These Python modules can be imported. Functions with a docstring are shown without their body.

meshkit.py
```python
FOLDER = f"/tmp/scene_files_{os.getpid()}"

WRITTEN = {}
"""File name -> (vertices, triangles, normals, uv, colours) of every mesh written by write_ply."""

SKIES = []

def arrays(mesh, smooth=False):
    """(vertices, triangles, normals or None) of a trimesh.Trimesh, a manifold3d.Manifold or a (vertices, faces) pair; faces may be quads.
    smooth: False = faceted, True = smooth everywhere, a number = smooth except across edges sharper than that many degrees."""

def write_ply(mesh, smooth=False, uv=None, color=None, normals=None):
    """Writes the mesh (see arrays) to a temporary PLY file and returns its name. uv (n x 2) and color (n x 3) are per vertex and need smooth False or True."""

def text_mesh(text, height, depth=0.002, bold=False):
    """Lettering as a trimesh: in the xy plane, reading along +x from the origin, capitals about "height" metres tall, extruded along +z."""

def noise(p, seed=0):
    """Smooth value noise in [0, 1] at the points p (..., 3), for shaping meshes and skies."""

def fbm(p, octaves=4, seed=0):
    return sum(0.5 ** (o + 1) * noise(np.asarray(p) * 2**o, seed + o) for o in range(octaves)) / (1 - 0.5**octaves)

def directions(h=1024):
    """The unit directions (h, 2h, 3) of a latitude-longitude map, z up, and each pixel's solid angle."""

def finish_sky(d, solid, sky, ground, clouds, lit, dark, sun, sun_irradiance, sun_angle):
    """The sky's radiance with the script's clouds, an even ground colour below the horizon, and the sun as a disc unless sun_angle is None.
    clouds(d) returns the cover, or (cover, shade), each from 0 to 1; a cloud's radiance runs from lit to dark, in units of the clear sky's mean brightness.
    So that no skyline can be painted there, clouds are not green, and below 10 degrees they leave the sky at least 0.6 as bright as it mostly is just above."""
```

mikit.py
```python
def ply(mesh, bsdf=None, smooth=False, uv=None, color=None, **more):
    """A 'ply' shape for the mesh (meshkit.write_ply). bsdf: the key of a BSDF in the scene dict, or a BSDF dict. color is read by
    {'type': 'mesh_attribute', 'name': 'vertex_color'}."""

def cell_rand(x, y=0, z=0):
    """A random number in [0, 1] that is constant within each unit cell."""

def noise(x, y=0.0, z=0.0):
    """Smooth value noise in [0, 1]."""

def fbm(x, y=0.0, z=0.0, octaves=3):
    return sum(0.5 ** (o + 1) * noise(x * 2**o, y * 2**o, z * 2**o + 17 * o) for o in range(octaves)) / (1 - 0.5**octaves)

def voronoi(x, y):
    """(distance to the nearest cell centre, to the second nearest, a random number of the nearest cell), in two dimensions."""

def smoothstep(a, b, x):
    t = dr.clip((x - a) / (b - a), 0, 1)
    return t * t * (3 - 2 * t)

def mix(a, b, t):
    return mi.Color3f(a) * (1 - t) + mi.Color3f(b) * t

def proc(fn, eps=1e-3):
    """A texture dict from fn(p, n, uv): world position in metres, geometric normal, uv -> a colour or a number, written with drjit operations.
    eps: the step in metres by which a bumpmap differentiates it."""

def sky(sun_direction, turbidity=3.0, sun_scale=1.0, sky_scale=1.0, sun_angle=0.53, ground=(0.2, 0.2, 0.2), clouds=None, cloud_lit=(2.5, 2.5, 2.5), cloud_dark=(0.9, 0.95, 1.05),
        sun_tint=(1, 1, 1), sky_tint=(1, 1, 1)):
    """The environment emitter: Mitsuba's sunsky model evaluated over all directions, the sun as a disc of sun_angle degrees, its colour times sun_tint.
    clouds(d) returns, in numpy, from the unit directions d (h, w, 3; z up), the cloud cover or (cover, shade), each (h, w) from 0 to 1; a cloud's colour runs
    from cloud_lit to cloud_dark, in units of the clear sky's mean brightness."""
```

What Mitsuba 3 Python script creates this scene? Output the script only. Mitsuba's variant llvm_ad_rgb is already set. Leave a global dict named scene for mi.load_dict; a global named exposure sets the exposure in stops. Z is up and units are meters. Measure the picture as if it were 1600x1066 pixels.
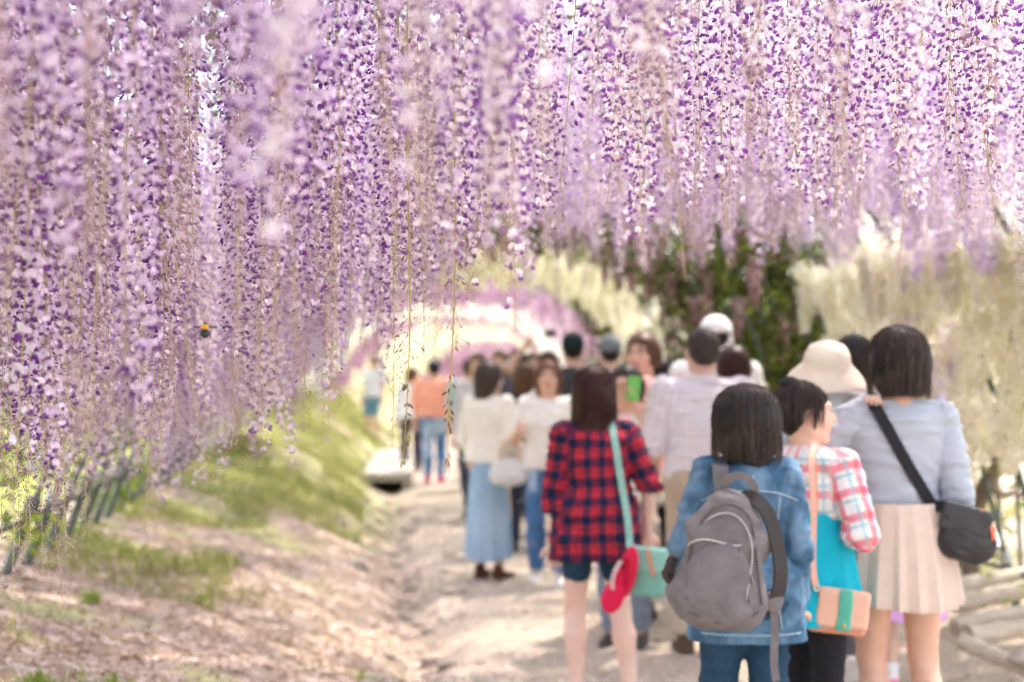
import math, random
import numpy as np, trimesh, drjit as dr, mitsuba as mi, manifold3d as m3
import mikit, meshkit
from mikit import proc, noise, fbm, voronoi, smoothstep, mix, cell_rand
from meshkit import fbm as nfbm, noise as nnoise
T = mi.ScalarTransform4f
R0 = np.random.default_rng
scene, labels = {}, {}

# ------------------------------------------------------------------ camera, sky, exposure
PITCH = math.atan(49 / 2250)
CAM = np.array([0.0, 0.0, 1.52])
scene['view'] = {'type': 'thinlens', 'fov': 39.15, 'fov_axis': 'x', 'aperture_radius': 0.0115, 'focus_distance': 3.2,
                   'near_clip': 0.05, 'far_clip': 2000.0,
                   'to_world': T().look_at(origin=CAM.tolist(), target=[0, math.cos(PITCH), 1.52 + math.sin(PITCH)], up=[0, 0, 1])}
scene['sky'] = mikit.sky([0.30, 0.36, 0.88], turbidity=3.0, sun_scale=0.62, sky_scale=1.35, sun_angle=3.0, sun_tint=(0.93, 0.98, 1.10), ground=(0.22, 0.2, 0.16),
                         clouds=lambda d: np.clip(1.6 * nfbm(d * 4.0, 4, 3) - 0.1, 0.25, 0.95), cloud_lit=(2.6, 2.6, 2.65), cloud_dark=(1.5, 1.52, 1.6))
exposure = 3.15

# ------------------------------------------------------------------ helpers
def tag(key, label=None, cat=None, group=None, kind=None):
    d = labels.setdefault(key, {})
    if label: d['label'] = label
    if cat: d['category'] = cat
    if group: d['group'] = group
    if kind: d['kind'] = kind

def numbered(name, used={}):
    n = used.get(name, -1) + 1
    used[name] = n
    return name if n == 0 else f'{name}_{n:03d}'

def new_thing(name, label, cat, group=None, kind=None):
    key = numbered(name)
    tag(key, label, cat, group, kind)
    return key

def part(parent, name, mesh, bsdf, smooth=False, uv=None, color=None, label=None, kind=None, to_world=None):
    key = numbered(parent + '__' + name) if parent else numbered(name)
    d = mikit.ply(mesh, bsdf, smooth=smooth, uv=uv, color=color)
    if to_world is not None:
        d['to_world'] = to_world
    scene[key] = d
    if label or kind:
        tag(key, label, None, None, kind)
    return key

class MB:
    """Collects vertices, triangles and vertex colours."""
    def __init__(s): s.v, s.f, s.c, s.n = [], [], [], 0
    def add(s, v, f, c=None):
        v = np.asarray(v, float); f = np.asarray(f, int)
        if f.shape[1] == 4: f = np.vstack([f[:, [0, 1, 2]], f[:, [0, 2, 3]]])
        s.v.append(v); s.f.append(f + s.n); s.n += len(v)
        s.c.append(np.broadcast_to(np.asarray(c if c is not None else (1, 1, 1), float), (len(v), 3)))
        return s
    def mesh(s): return np.vstack(s.v), np.vstack(s.f)
    def colors(s): return np.vstack(s.c)
    def put(s, parent, name, bsdf, smooth=False, **k):
        return part(parent, name, s.mesh(), bsdf, smooth, color=s.colors(), **k)

def tube(points, radii, sides=6, cap=True):
    p = np.asarray(points, float); n = len(p)
    r = np.broadcast_to(np.asarray(radii, float), (n,))
    t = np.gradient(p, axis=0); t /= np.linalg.norm(t, axis=1, keepdims=True) + 1e-12
    ref = np.array([0, 0, 1.0]) if abs(t[:, 2]).mean() < 0.8 else np.array([1.0, 0, 0])
    a = np.cross(t, ref); a /= np.linalg.norm(a, axis=1, keepdims=True) + 1e-12
    b = np.cross(t, a); ang = np.arange(sides) * 2 * np.pi / sides
    v = (p[:, None] + r[:, None, None] * (np.cos(ang)[None, :, None] * a[:, None] + np.sin(ang)[None, :, None] * b[:, None])).reshape(-1, 3)
    i, j = np.meshgrid(np.arange(n - 1), np.arange(sides), indexing='ij')
    q = np.stack([i * sides + j, i * sides + (j + 1) % sides, (i + 1) * sides + (j + 1) % sides, (i + 1) * sides + j], -1).reshape(-1, 4)
    f = np.vstack([q[:, [0, 1, 2]], q[:, [0, 2, 3]]])
    if cap:
        k = len(v); v = np.vstack([v, p[0], p[-1]]); jj = np.arange(sides)
        f = np.vstack([f, np.stack([jj * 0 + k, (jj + 1) % sides, jj], 1), np.stack([jj * 0 + k + 1, (n - 1) * sides + jj, (n - 1) * sides + (jj + 1) % sides], 1)])
    return v, f

def scatter(tv, tf, mats, tc=None, mc=None):
    """Copies of a template (vertices, triangles) under each 3x4 matrix; colours tc (per vertex) times or replaced by mc (per copy)."""
    n, k = len(mats), len(tv)
    v = np.einsum('nij,kj->nki', mats[:, :, :3], tv) + mats[:, None, :, 3]
    f = (tf[None] + (np.arange(n) * k)[:, None, None]).reshape(-1, 3)
    c = np.ones((n, k, 3)) if tc is None else np.broadcast_to(np.asarray(tc)[None], (n, k, 3)).copy()
    if mc is not None: c = c * np.asarray(mc)[:, None]
    return v.reshape(-1, 3), f, np.clip(c.reshape(-1, 3), 0, 1)

def rot_from_axes(x, y, z): return np.stack([x, y, z], -1)
def unit(a): return a / (np.linalg.norm(a, axis=-1, keepdims=True) + 1e-12)
def rand_rot(rng, n):
    q = unit(rng.normal(size=(n, 4))); w, x, y, z = q.T
    return np.stack([np.stack([1 - 2 * (y * y + z * z), 2 * (x * y - z * w), 2 * (x * z + y * w)], -1),
                     np.stack([2 * (x * y + z * w), 1 - 2 * (x * x + z * z), 2 * (y * z - x * w)], -1),
                     np.stack([2 * (x * z - y * w), 2 * (y * z + x * w), 1 - 2 * (x * x + y * y)], -1)], -2)
def mats(R, p, s=1.0):
    s = np.broadcast_to(np.asarray(s, float).reshape(-1, 1, 1) if np.ndim(s) else s, (len(p), 1, 1)) if np.ndim(s) else s
    return np.concatenate([R * s, np.asarray(p)[:, :, None]], -1)

# ------------------------------------------------------------------ materials
VC = {'type': 'mesh_attribute', 'name': 'vertex_color'}
scene['petal'] = {'type': 'principledthin', 'base_color': VC, 'roughness': 0.55, 'diff_trans': 1.15, 'spec_trans': 0.0, 'eta': 1.3}
scene['leaf'] = {'type': 'principledthin', 'base_color': VC, 'roughness': 0.45, 'diff_trans': 0.9, 'eta': 1.4}
scene['matte'] = {'type': 'twosided', 'bsdf': {'type': 'principled', 'base_color': VC, 'roughness': 0.8, 'specular': 0.3}}
scene['bark'] = {'type': 'twosided', 'bsdf': {'type': 'principled', 'roughness': 0.9, 'specular': 0.2, 'base_color': proc(
    lambda p, n, uv: mix((0.10, 0.075, 0.05), (0.30, 0.25, 0.19), fbm(p.x * 30, p.y * 30, p.z * 9)))}}
scene['dry_log'] = {'type': 'twosided', 'bsdf': {'type': 'principled', 'roughness': 0.85, 'specular': 0.2, 'base_color': proc(
    lambda p, n, uv: mix((0.33, 0.27, 0.20), (0.60, 0.54, 0.45), fbm(p.x * 8, p.y * 40, p.z * 40)))}}
scene['steel'] = {'type': 'twosided', 'bsdf': {'type': 'principled', 'roughness': 0.6, 'specular': 0.25, 'base_color': proc(
    lambda p, n, uv: mix((0.055, 0.075, 0.065), (0.15, 0.18, 0.16), fbm(p.x * 25, p.y * 25, p.z * 12)))}}
scene['zinc'] = {'type': 'twosided', 'bsdf': {'type': 'principled', 'roughness': 0.4, 'metallic': 0.4, 'base_color': {'type': 'rgb', 'value': [0.40, 0.41, 0.40]}}}
scene['concrete'] = {'type': 'twosided', 'bsdf': {'type': 'principled', 'roughness': 0.9, 'specular': 0.2, 'base_color': proc(
    lambda p, n, uv: mix((0.28, 0.26, 0.22), (0.45, 0.42, 0.37), fbm(p.x * 9, p.y * 9, p.z * 9, 4)))}}
scene['rock_face'] = {'type': 'twosided', 'bsdf': {'type': 'principled', 'roughness': 0.9, 'specular': 0.2, 'base_color': proc(
    lambda p, n, uv: mix((0.20, 0.16, 0.13), (0.48, 0.43, 0.38), fbm(p.x * 13, p.y * 13, p.z * 13, 4)))}}

# ------------------------------------------------------------------ the tunnel's plan: (v across, u along) -> world
def axis(u):
    u = np.asarray(u, float); w = np.clip(u - 12, 0, 24)
    return -0.107 * np.minimum(u, 36) + 0.0022 * w**2 + 0.0075 * np.clip(u - 36, 0, None)**2
def axis_dr(u):
    w = dr.clip(u - 12, 0, 24)
    return -0.107 * dr.minimum(u, 36) + 0.0022 * w * w + 0.0075 * dr.square(dr.maximum(u - 36, 0))
VL, VR, VC0 = -1.7, 3.85, 1.05
def crest(u): return 0.55 + 0.65 * np.clip((np.asarray(u, float) - 13) / 12, 0, 1)
def arch_z(v, u=8.0):
    """Height of the trellis over the path."""
    v = np.asarray(v, float)
    tl, tr = np.clip((VC0 - v) / (VC0 - VL), 0, 1), np.clip((v - VC0) / (VR - VC0), 0, 1)
    zb = np.broadcast_to(crest(u), v.shape)
    return np.where(v < VC0, zb + (3.05 - zb) * (1 - tl**3.0), 0.1 + 2.95 * (1 - tr**4.5))
def ground_z(x, y):
    x, y = np.asarray(x, float), np.asarray(y, float)
    v = x - axis(np.minimum(y, 70)); h = crest(y)
    s = np.clip((0.05 - v) / 1.75, 0, 1)
    bulge = 0.10 * np.clip((y - 11) / 6, 0, 1) * np.sin(np.pi * np.clip(s, 0, 1)) ** 1.2
    z = h * (s**0.9) + bulge
    z = z + 0.05 * np.clip((VL - v) / 10, 0, 1) * np.clip(-v - 1.7, 0, 40)
    ditch = np.exp(-((v - 0.33) / 0.2) ** 2) * -0.13 * np.clip((40 - y) / 10, 0, 1)
    near = (np.abs(v) < 12) & (y < 60)
    pts = np.stack([x, y, 0 * x], -1)
    rough = np.where(v < 0.75, 0.07, 0.008) * (nfbm(pts * 3.1, 4, 5) - 0.5) + np.where(v < 0.1, 0.16, 0.02) * (nfbm(pts * 0.9, 3, 9) - 0.5)
    side = 0.10 * np.clip((v - 3.2) / 0.8, 0, 1)
    return z + ditch + side + np.where(near, rough, rough * 0.5)

us = np.unique(np.concatenate([np.arange(-8, 3, 0.5), np.arange(3, 16, 0.07), np.arange(16, 30, 0.16), np.arange(30, 60, 0.6), np.geomspace(60, 1500, 30)]))
vs = np.unique(np.concatenate([-np.geomspace(8, 900, 22), np.arange(-8, -2, 0.4), np.arange(-2, 4.4, 0.055), np.arange(4.4, 9, 0.4), np.geomspace(9, 900, 22)]))
U, V = np.meshgrid(us, vs, indexing='ij')
X, Y = V + axis(np.minimum(U, 70)), U
Z = ground_z(X, Y)
nu, nv = U.shape
ii, jj = np.meshgrid(np.arange(nu - 1), np.arange(nv - 1), indexing='ij')
q = np.stack([ii * nv + jj, ii * nv + jj + 1, (ii + 1) * nv + jj + 1, (ii + 1) * nv + jj], -1).reshape(-1, 4)

def ground_color(p, n, uv):
    v = p.x - axis_dr(dr.minimum(p.y, 70.0))
    f1 = fbm(p.x * 2.3, p.y * 2.3, p.z, 4); f2 = fbm(p.x * 11, p.y * 11, 3.0, 4); f3 = fbm(p.x * 70, p.y * 70, 1.0, 2)
    path = mix((0.27, 0.22, 0.175), (0.46, 0.395, 0.325), f1 * 0.6 + f2 * 0.4)
    path = mix(path, (0.20, 0.15, 0.10), smoothstep(0.55, 0.75, f3) * 0.5)
    path = mix(path, (0.62, 0.54, 0.47), smoothstep(0.62, 0.72, fbm(p.x * 40, p.y * 40, 9.0, 2)) * 0.6)
    litter = mix((0.19, 0.13, 0.09), (0.47, 0.37, 0.28), f2)
    litter = mix(litter, (0.60, 0.50, 0.46), smoothstep(0.5, 0.66, fbm(p.x * 26, p.y * 26, 2.0, 3)) * 0.75)
    gcol = mix((0.22, 0.23, 0.09), (0.48, 0.45, 0.27), f2)
    gmask = smoothstep(0.42, 0.6, fbm(p.x * 1.7, p.y * 1.7, 4.0, 3) + smoothstep(10.0, 17.0, p.y) * 0.34 - 0.18 + smoothstep(-0.7, -1.6, v) * smoothstep(6.0, 9.0, p.y) * 0.16)
    bank = mix(litter, gcol, gmask)
    edge = v + (f1 - 0.5) * 0.5
    c = mix(bank, path, smoothstep(0.05, 0.55, edge))
    out = smoothstep(-2.0, -2.6, v)
    grass = mix((0.16, 0.21, 0.04), (0.34, 0.36, 0.11), f1)
    return mix(c, grass, out)
scene['earth'] = {'type': 'twosided', 'bsdf': {'type': 'bumpmap', 'arbitrary': proc(lambda p, n, uv: fbm(p.x * 45, p.y * 45, 2.0, 3), 3e-3), 'scale': 0.006,
                  'bsdf': {'type': 'principled', 'base_color': proc(ground_color), 'roughness': 0.95, 'specular': 0.15}}}
part('', 'ground', (np.stack([X, Y, Z], -1).reshape(-1, 3), q), 'earth', smooth=True)
tag('ground', 'tan dirt path with a petal strewn grassy bank on its left', kind='structure')
def on_ground(v, u, dz=0.0):
    x = np.asarray(v) + axis(u)
    return np.stack([x, np.asarray(u, float) + 0 * x, ground_z(x, u) + dz], -1)

# ------------------------------------------------------------------ trellis arches of steel pipe
def arch_points(n=40):
    th = np.linspace(0, 1, n)
    v = np.concatenate([VC0 - (VC0 - VL) * np.cos(th * np.pi / 2) ** 1.0, VC0 + (VR - VC0) * np.sin(th[1:] * np.pi / 2)])
    return v
ARCH_LABEL = 'grey green steel pipe arch of the flower tunnel, its leg standing on the left bank'
arch_us = np.concatenate([np.arange(7.0, 17, 0.47), np.arange(17.2, 34, 0.95)])
for k, u in enumerate(arch_us):
    nth = ('first', 'second', 'third', 'fourth', 'fifth', 'sixth', 'seventh', 'eighth', 'ninth', 'tenth', 'eleventh', 'twelfth')
    j = k
    key = new_thing('tunnel_arch', f'grey green steel pipe arch, its leg the {nth[j]} from the left edge along the bank' if 0 <= j < 12 else ARCH_LABEL, 'arch', 'pipe arches of the flower tunnel')
    v = arch_points(14); P = np.stack([v + axis(u), np.full_like(v, u), arch_z(v, u)], -1)
    part(key, 'pipe', tube(P, 0.017, 7), 'steel', 35)
    for side in (0, -1):
        q0 = P[side]; q1 = P[1 if side == 0 else -2]
        dirn = unit(q1 - q0); g = q0 - dirn * 0.25
        lean = np.array([q0, q0 + dirn * 0.34])
        part(key, 'post', tube(np.array([g, lean[1]]), 0.026, 8), 'steel', 35)
        part(key, 'collar', tube(np.array([lean[1] - dirn * 0.02, lean[1] + dirn * 0.045]), 0.038, 10), 'zinc' if (k + side) % 3 else 'steel', 35)
for k, (v0, z0) in enumerate(((-1.62, None), (3.8, None))):
    uu = np.arange(0.0, 36, 0.8)
    P = np.stack([v0 + axis(uu), uu, arch_z(np.full_like(uu, v0), uu) + 0.04], -1)
    key = new_thing('tunnel_rail', 'long thin steel pipe running along the flower tunnel on top of its arches', 'rail', 'lengthwise pipes tying the tunnel arches')
    scene[key] = mikit.ply(tube(P, 0.016, 6), 'steel', smooth=35)

# ------------------------------------------------------------------ wisteria: florets and racemes
def ellipsoid_lp(rx, ry, rz, seg=5, rings=3):
    v = [[0, 0, -rz]]
    for i in range(1, rings):
        a = math.pi * i / rings
        for j in range(seg):
            t = 2 * math.pi * j / seg
            v.append([rx * math.sin(a) * math.cos(t), ry * math.sin(a) * math.sin(t), -rz * math.cos(a)])
    v.append([0, 0, rz]); f = []
    for j in range(seg): f.append([0, 1 + (j + 1) % seg, 1 + j])
    for i in range(rings - 2):
        for j in range(seg):
            a, b = 1 + i * seg + j, 1 + i * seg + (j + 1) % seg
            f += [[a, b, b + seg], [a, b + seg, a + seg]]
    k = 1 + (rings - 2) * seg
    for j in range(seg): f.append([k + j, k + (j + 1) % seg, len(v) - 1])
    return np.array(v, float), np.array(f)

def open_floret(pale, mid, dark, simple=False):
    """One pea flower: x outwards (towards the viewer of the flower), z up. A broad reflexed banner, two wings folded round the keel."""
    m = MB()
    # banner: fan, cupped backwards at the rim
    n = 7; ang = np.linspace(-0.25 * math.pi, 1.25 * math.pi, n)
    rim = np.stack([-0.004 - 0.003 * np.abs(np.cos(ang)), 0.0105 * np.cos(ang), 0.0045 + 0.0105 * np.sin(ang)], -1)
    base = np.array([[0.002, 0, -0.002]]); c = np.array([[0.001, 0, 0.006]])
    v = np.vstack([base, c, rim]); f = [[1, 2 + i, 3 + i] for i in range(n - 1)] + [[0, 1, 2 + n - 1], [0, 2, 1]]
    col = np.vstack([[mid], [np.array(pale) * 0.6 + np.array((0.9, 0.88, 0.62)) * 0.4], np.repeat([pale], n, 0)])
    m.add(v, f, col)
    for s in (-1, 1):   # wings
        w = np.array([[0, 0, -0.001], [0.006, s * 0.0045, 0.0015], [0.0135, s * 0.003, -0.0035], [0.0095, s * 0.0042, -0.0075], [0.003, s * 0.002, -0.005]])
        m.add(w, [[0, 1, 4], [1, 3, 4], [1, 2, 3]], np.array([np.array(mid) * 0.6 + np.array(dark) * 0.4, dark, dark, dark, dark]))
    m.add([[-0.005, 0, 0.0005], [0.002, 0.0032, 0.0012], [0.002, -0.0032, 0.0012], [0.003, 0, -0.003]], [[0, 2, 1], [0, 1, 3], [0, 3, 2]], (0.42, 0.25, 0.27))
    if simple: return m.mesh(), m.colors()
    kv, kf = ellipsoid_lp(0.0026, 0.0022, 0.0062, 4, 3)
    kv = kv @ np.array([[0, 0, -1], [0, 1, 0], [1, 0, 0]]).T + [0.007, 0, -0.0035]
    m.add(kv, kf, np.array(dark) * 0.75)
    return m.mesh(), m.colors()
def bud(col, tip, l=0.0084, w=0.0039):
    v, f = ellipsoid_lp(w, w * 0.85, l, 5, 4)
    v[:, 0] += 0.25 * w * np.sin(v[:, 2] / l * 2); v = v[:, [2, 1, 0]] + [l, 0, 0]
    t = (v[:, :1] / (2 * l))
    return (v, f), np.array(tip) * (1 - t) + np.array(col) * t
PALETTES = {  # pale banner, mid, dark keel and bud
    'purple': ((0.85, 0.77, 0.91), (0.59, 0.39, 0.72), (0.21, 0.065, 0.33)),
    'pale': ((0.91, 0.85, 0.94), (0.70, 0.53, 0.80), (0.27, 0.10, 0.40)),
    'violet': ((0.78, 0.66, 0.90), (0.50, 0.27, 0.71), (0.17, 0.045, 0.29)),
    'lilac': ((0.93, 0.88, 0.96), (0.82, 0.70, 0.92), (0.52, 0.34, 0.72)),
}
CALYX, STEMC = (0.40, 0.27, 0.28), (0.36, 0.34, 0.13)

def raceme(length, n, seed, pal, open_to=0.62, width=0.036, spread=1.0, stem_r=0.0013, separate=False, simple=False, fs=1.0):
    """A hanging raceme from z = 0 down to -length: stem, florets with their stalks, buds towards the tip."""
    rng = R0(seed); pale, mid, dark = (np.array(c) for c in PALETTES[pal])
    zz = -np.linspace(0, length, 22); w = np.linspace(0, 1, 22)
    bend = 0.022 * length
    path = np.stack([bend * np.sin(3.1 * w + seed) * w, bend * np.cos(2.3 * w + seed) * w, zz], -1)
    stem = MB().add(*tube(path, stem_r * (1.25 - 0.8 * w), 5), c=STEMC)
    t = np.sort(rng.uniform(0.02, 1.0, n)) ** 0.92
    p0 = np.stack([np.interp(t, w, path[:, k]) for k in range(3)], -1)
    phi = np.arange(n) * 2.39996 + rng.normal(0, 0.35, n)
    wd = width * spread * (1.12 - 0.72 * t) * rng.uniform(0.7, 1.25, n)
    drop = rng.uniform(-0.15, 0.75, n) + 0.4 * t
    out = unit(np.stack([np.cos(phi), np.sin(phi), -drop], -1))
    p1 = p0 + out * wd[:, None]
    # stalks
    a = unit(np.cross(out, [0, 0, 1.0])); hw = 0.0006
    sv = np.stack([p0 - a * hw, p0 + a * hw, p1 + a * hw * 1.4, p1 - a * hw * 1.4], 1).reshape(-1, 3)
    sf = (np.array([[0, 1, 2], [0, 2, 3]])[None] + (np.arange(n) * 4)[:, None, None]).reshape(-1, 3)
    stalk = MB().add(sv, sf, CALYX)
    is_open = rng.random(n) < np.clip((open_to + 0.22 - t) / 0.3, 0.0, 1.0) * 0.93
    pieces = []
    def frames(sel, down):
        x = unit(out[sel] * [1, 1, 0.35] + [0, 0, -down] + rng.normal(0, 0.25, (sel.sum(), 3)))
        y = unit(np.cross([0, 0, 1.0], x)); z = np.cross(x, y)
        return rot_from_axes(x, y, z)
    bl = MB()
    so = is_open
    sizes = rng.uniform(0.75, 1.25, n) * fs
    if so.any():
        for variant in range(3):
            sel = so & (np.arange(n) % 3 == variant)
            if not sel.any(): continue
            k = rng.uniform(0.0, 1.0, 3)
            (tv, tf), tc = open_floret(np.clip(pale * (1 - 0.35 * k[0]) + mid * 0.35 * k[0], 0, 0.93), mid * (0.85 + 0.3 * k[1]), dark * (0.8 + 0.5 * k[2]), simple)
            tv = tv * rng.uniform(0.95, 1.1, 3)
            M = mats(frames(sel, 0.12), p1[sel], sizes[sel])
            pieces.append((tv, tf, tc, M))
            bl.add(*scatter(tv, tf, M, tc, rng.uniform(0.88, 1.08, (sel.sum(), 1)) * np.ones(3)))
    sb = ~is_open
    if sb.any():
        (tv, tf), tc = bud(dark * 1.0, np.array(CALYX) * 0.7 + dark * 0.2)
        grow = np.clip(1.25 - 0.95 * t, 0.22, 1.0)
        M = mats(frames(sb, 0.6), p1[sb] - out[sb] * 0.003, (sizes * grow)[sb])
        tint = np.where((t[sb] > 0.9)[:, None], [1.5, 2.6, 0.75], [1, 1, 1]) * rng.uniform(0.7, 1.3, (sb.sum(), 1))
        pieces.append((tv, tf, tc, M))
        bl.add(*scatter(tv, tf, M, tc, tint))
    return stem, stalk, bl, pieces

def raceme_group(gid, length, n, seed, pal, separate=False, **k):
    stem, stalk, bl, pieces = raceme(length, n, seed, pal, **k)
    g = {'type': 'shapegroup', 'stem': mikit.ply(stem.mesh(), 'matte', smooth=True, color=stem.colors()),
         'stalks': mikit.ply(stalk.mesh(), 'matte', color=stalk.colors())}
    if not separate:
        g['florets'] = mikit.ply(bl.mesh(), 'petal', color=bl.colors())
    else:
        i = 0
        for tv, tf, tc, M in pieces:
            for m_ in M:
                v, f, c = scatter(tv, tf, m_[None], tc)
                g['floret' if i == 0 else f'floret_{i:03d}'] = mikit.ply((v, f), 'petal', color=c)
                i += 1
    scene[gid] = g
    return gid

LENS = (0.55, 0.75, 0.95, 1.15)
near_groups = {}
for li, L in enumerate(LENS):
    near_groups[li] = [raceme_group(f'raceme_form_{li}_{s}', L, int(L * 290), 10 * li + s, ('pale', 'violet', 'violet', 'pale')[s], fs=0.74, open_to=(0.62, 0.62, 0.44, 0.74)[s], width=(0.046, 0.052, 0.042, 0.05)[s]) for s in range(4)]

near_parted = {li: raceme_group(f'raceme_parted_{li}', LENS[li], int(LENS[li] * 120), 500 + li, 'purple', open_to=0.62, width=0.046, separate=True) for li in (1, 2)}
parted_left = [12]
rng = R0(11)
LONGZ = lambda v, u: np.interp(v, [-1.7, -1.1, -0.5, -0.25, 0.0, 0.2, 0.4, 1.2, 2.4, 3.2], [1.0, 1.15, 1.30, 1.4, 1.5, 1.60, 1.83, 1.88, 1.98, 1.8]) + 0.028 * np.clip(u - 3, 0, 8)
spots = []
def plant(n, ulo, uhi, vlo, vhi, mind):
    tries = 0
    while n > 0 and tries < 60000:
        tries += 1
        u, v = rng.uniform(ulo, uhi), rng.uniform(vlo, vhi)
        if all((u - a)**2 + (v - b)**2 > mind**2 for a, b in spots[-900:]):
            spots.append((u, v)); n -= 1
plant(60, 1.75, 2.7, -0.75, 1.15, 0.12)
plant(110, 2.6, 4.0, -0.95, 1.9, 0.15)
near_n = len(spots)
REGION = ('the left part of the tunnel', 'the middle of the tunnel', 'the right part of the tunnel')
count_near = 0
cand = []
for (u, v) in spots: cand.append((u, v))
cand += [(0.85, -0.22), (0.95, -0.13), (1.1, -0.05), (1.2, -0.28), (1.35, -0.17), (1.5, -0.4), (1.45, -0.02), (1.6, -0.22), (1.15, 0.18), (1.4, 0.27), (1.55, 0.12), (1.0, -0.4), (0.7, -0.16), (0.8, -0.05), (1.05, -0.30), (1.25, -0.10), (1.3, 0.02), (1.25, -0.42), (1.45, -0.52), (1.62, -0.55), (1.55, -0.30), (1.7, -0.10), (1.15, 0.05), (1.7, 0.4), (1.65, 0.62), (0.75, -0.26)]
LOW = [(2.5, -0.66, 0.98), (2.6, -0.60, 1.12), (2.75, -0.72, 1.05), (2.85, -0.62, 1.2), (3.0, -0.78, 1.0), (3.1, -0.68, 1.16), (3.25, -0.80, 1.1), (3.4, -0.74, 1.22), (3.5, -0.88, 1.12), (2.45, -0.58, 1.25), (3.7, -0.92, 1.15), (3.8, -0.80, 1.24)]
low_at = {}
for a_, b_, c_ in LOW: low_at[len(cand)] = c_; cand.append((a_, b_))
def place_raceme(key_base, gid, x, y, ztop, rot, lean, s=1.0):
    key = numbered(key_base)
    scene[key] = {'type': 'instance', 'to_world': T().translate([x, y, ztop]).rotate([1, 0, 0], lean[0]).rotate([0, 1, 0], lean[1]).rotate([0, 0, 1], rot).scale(s), 'g': {'type': 'ref', 'id': gid}}
    return key
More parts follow.
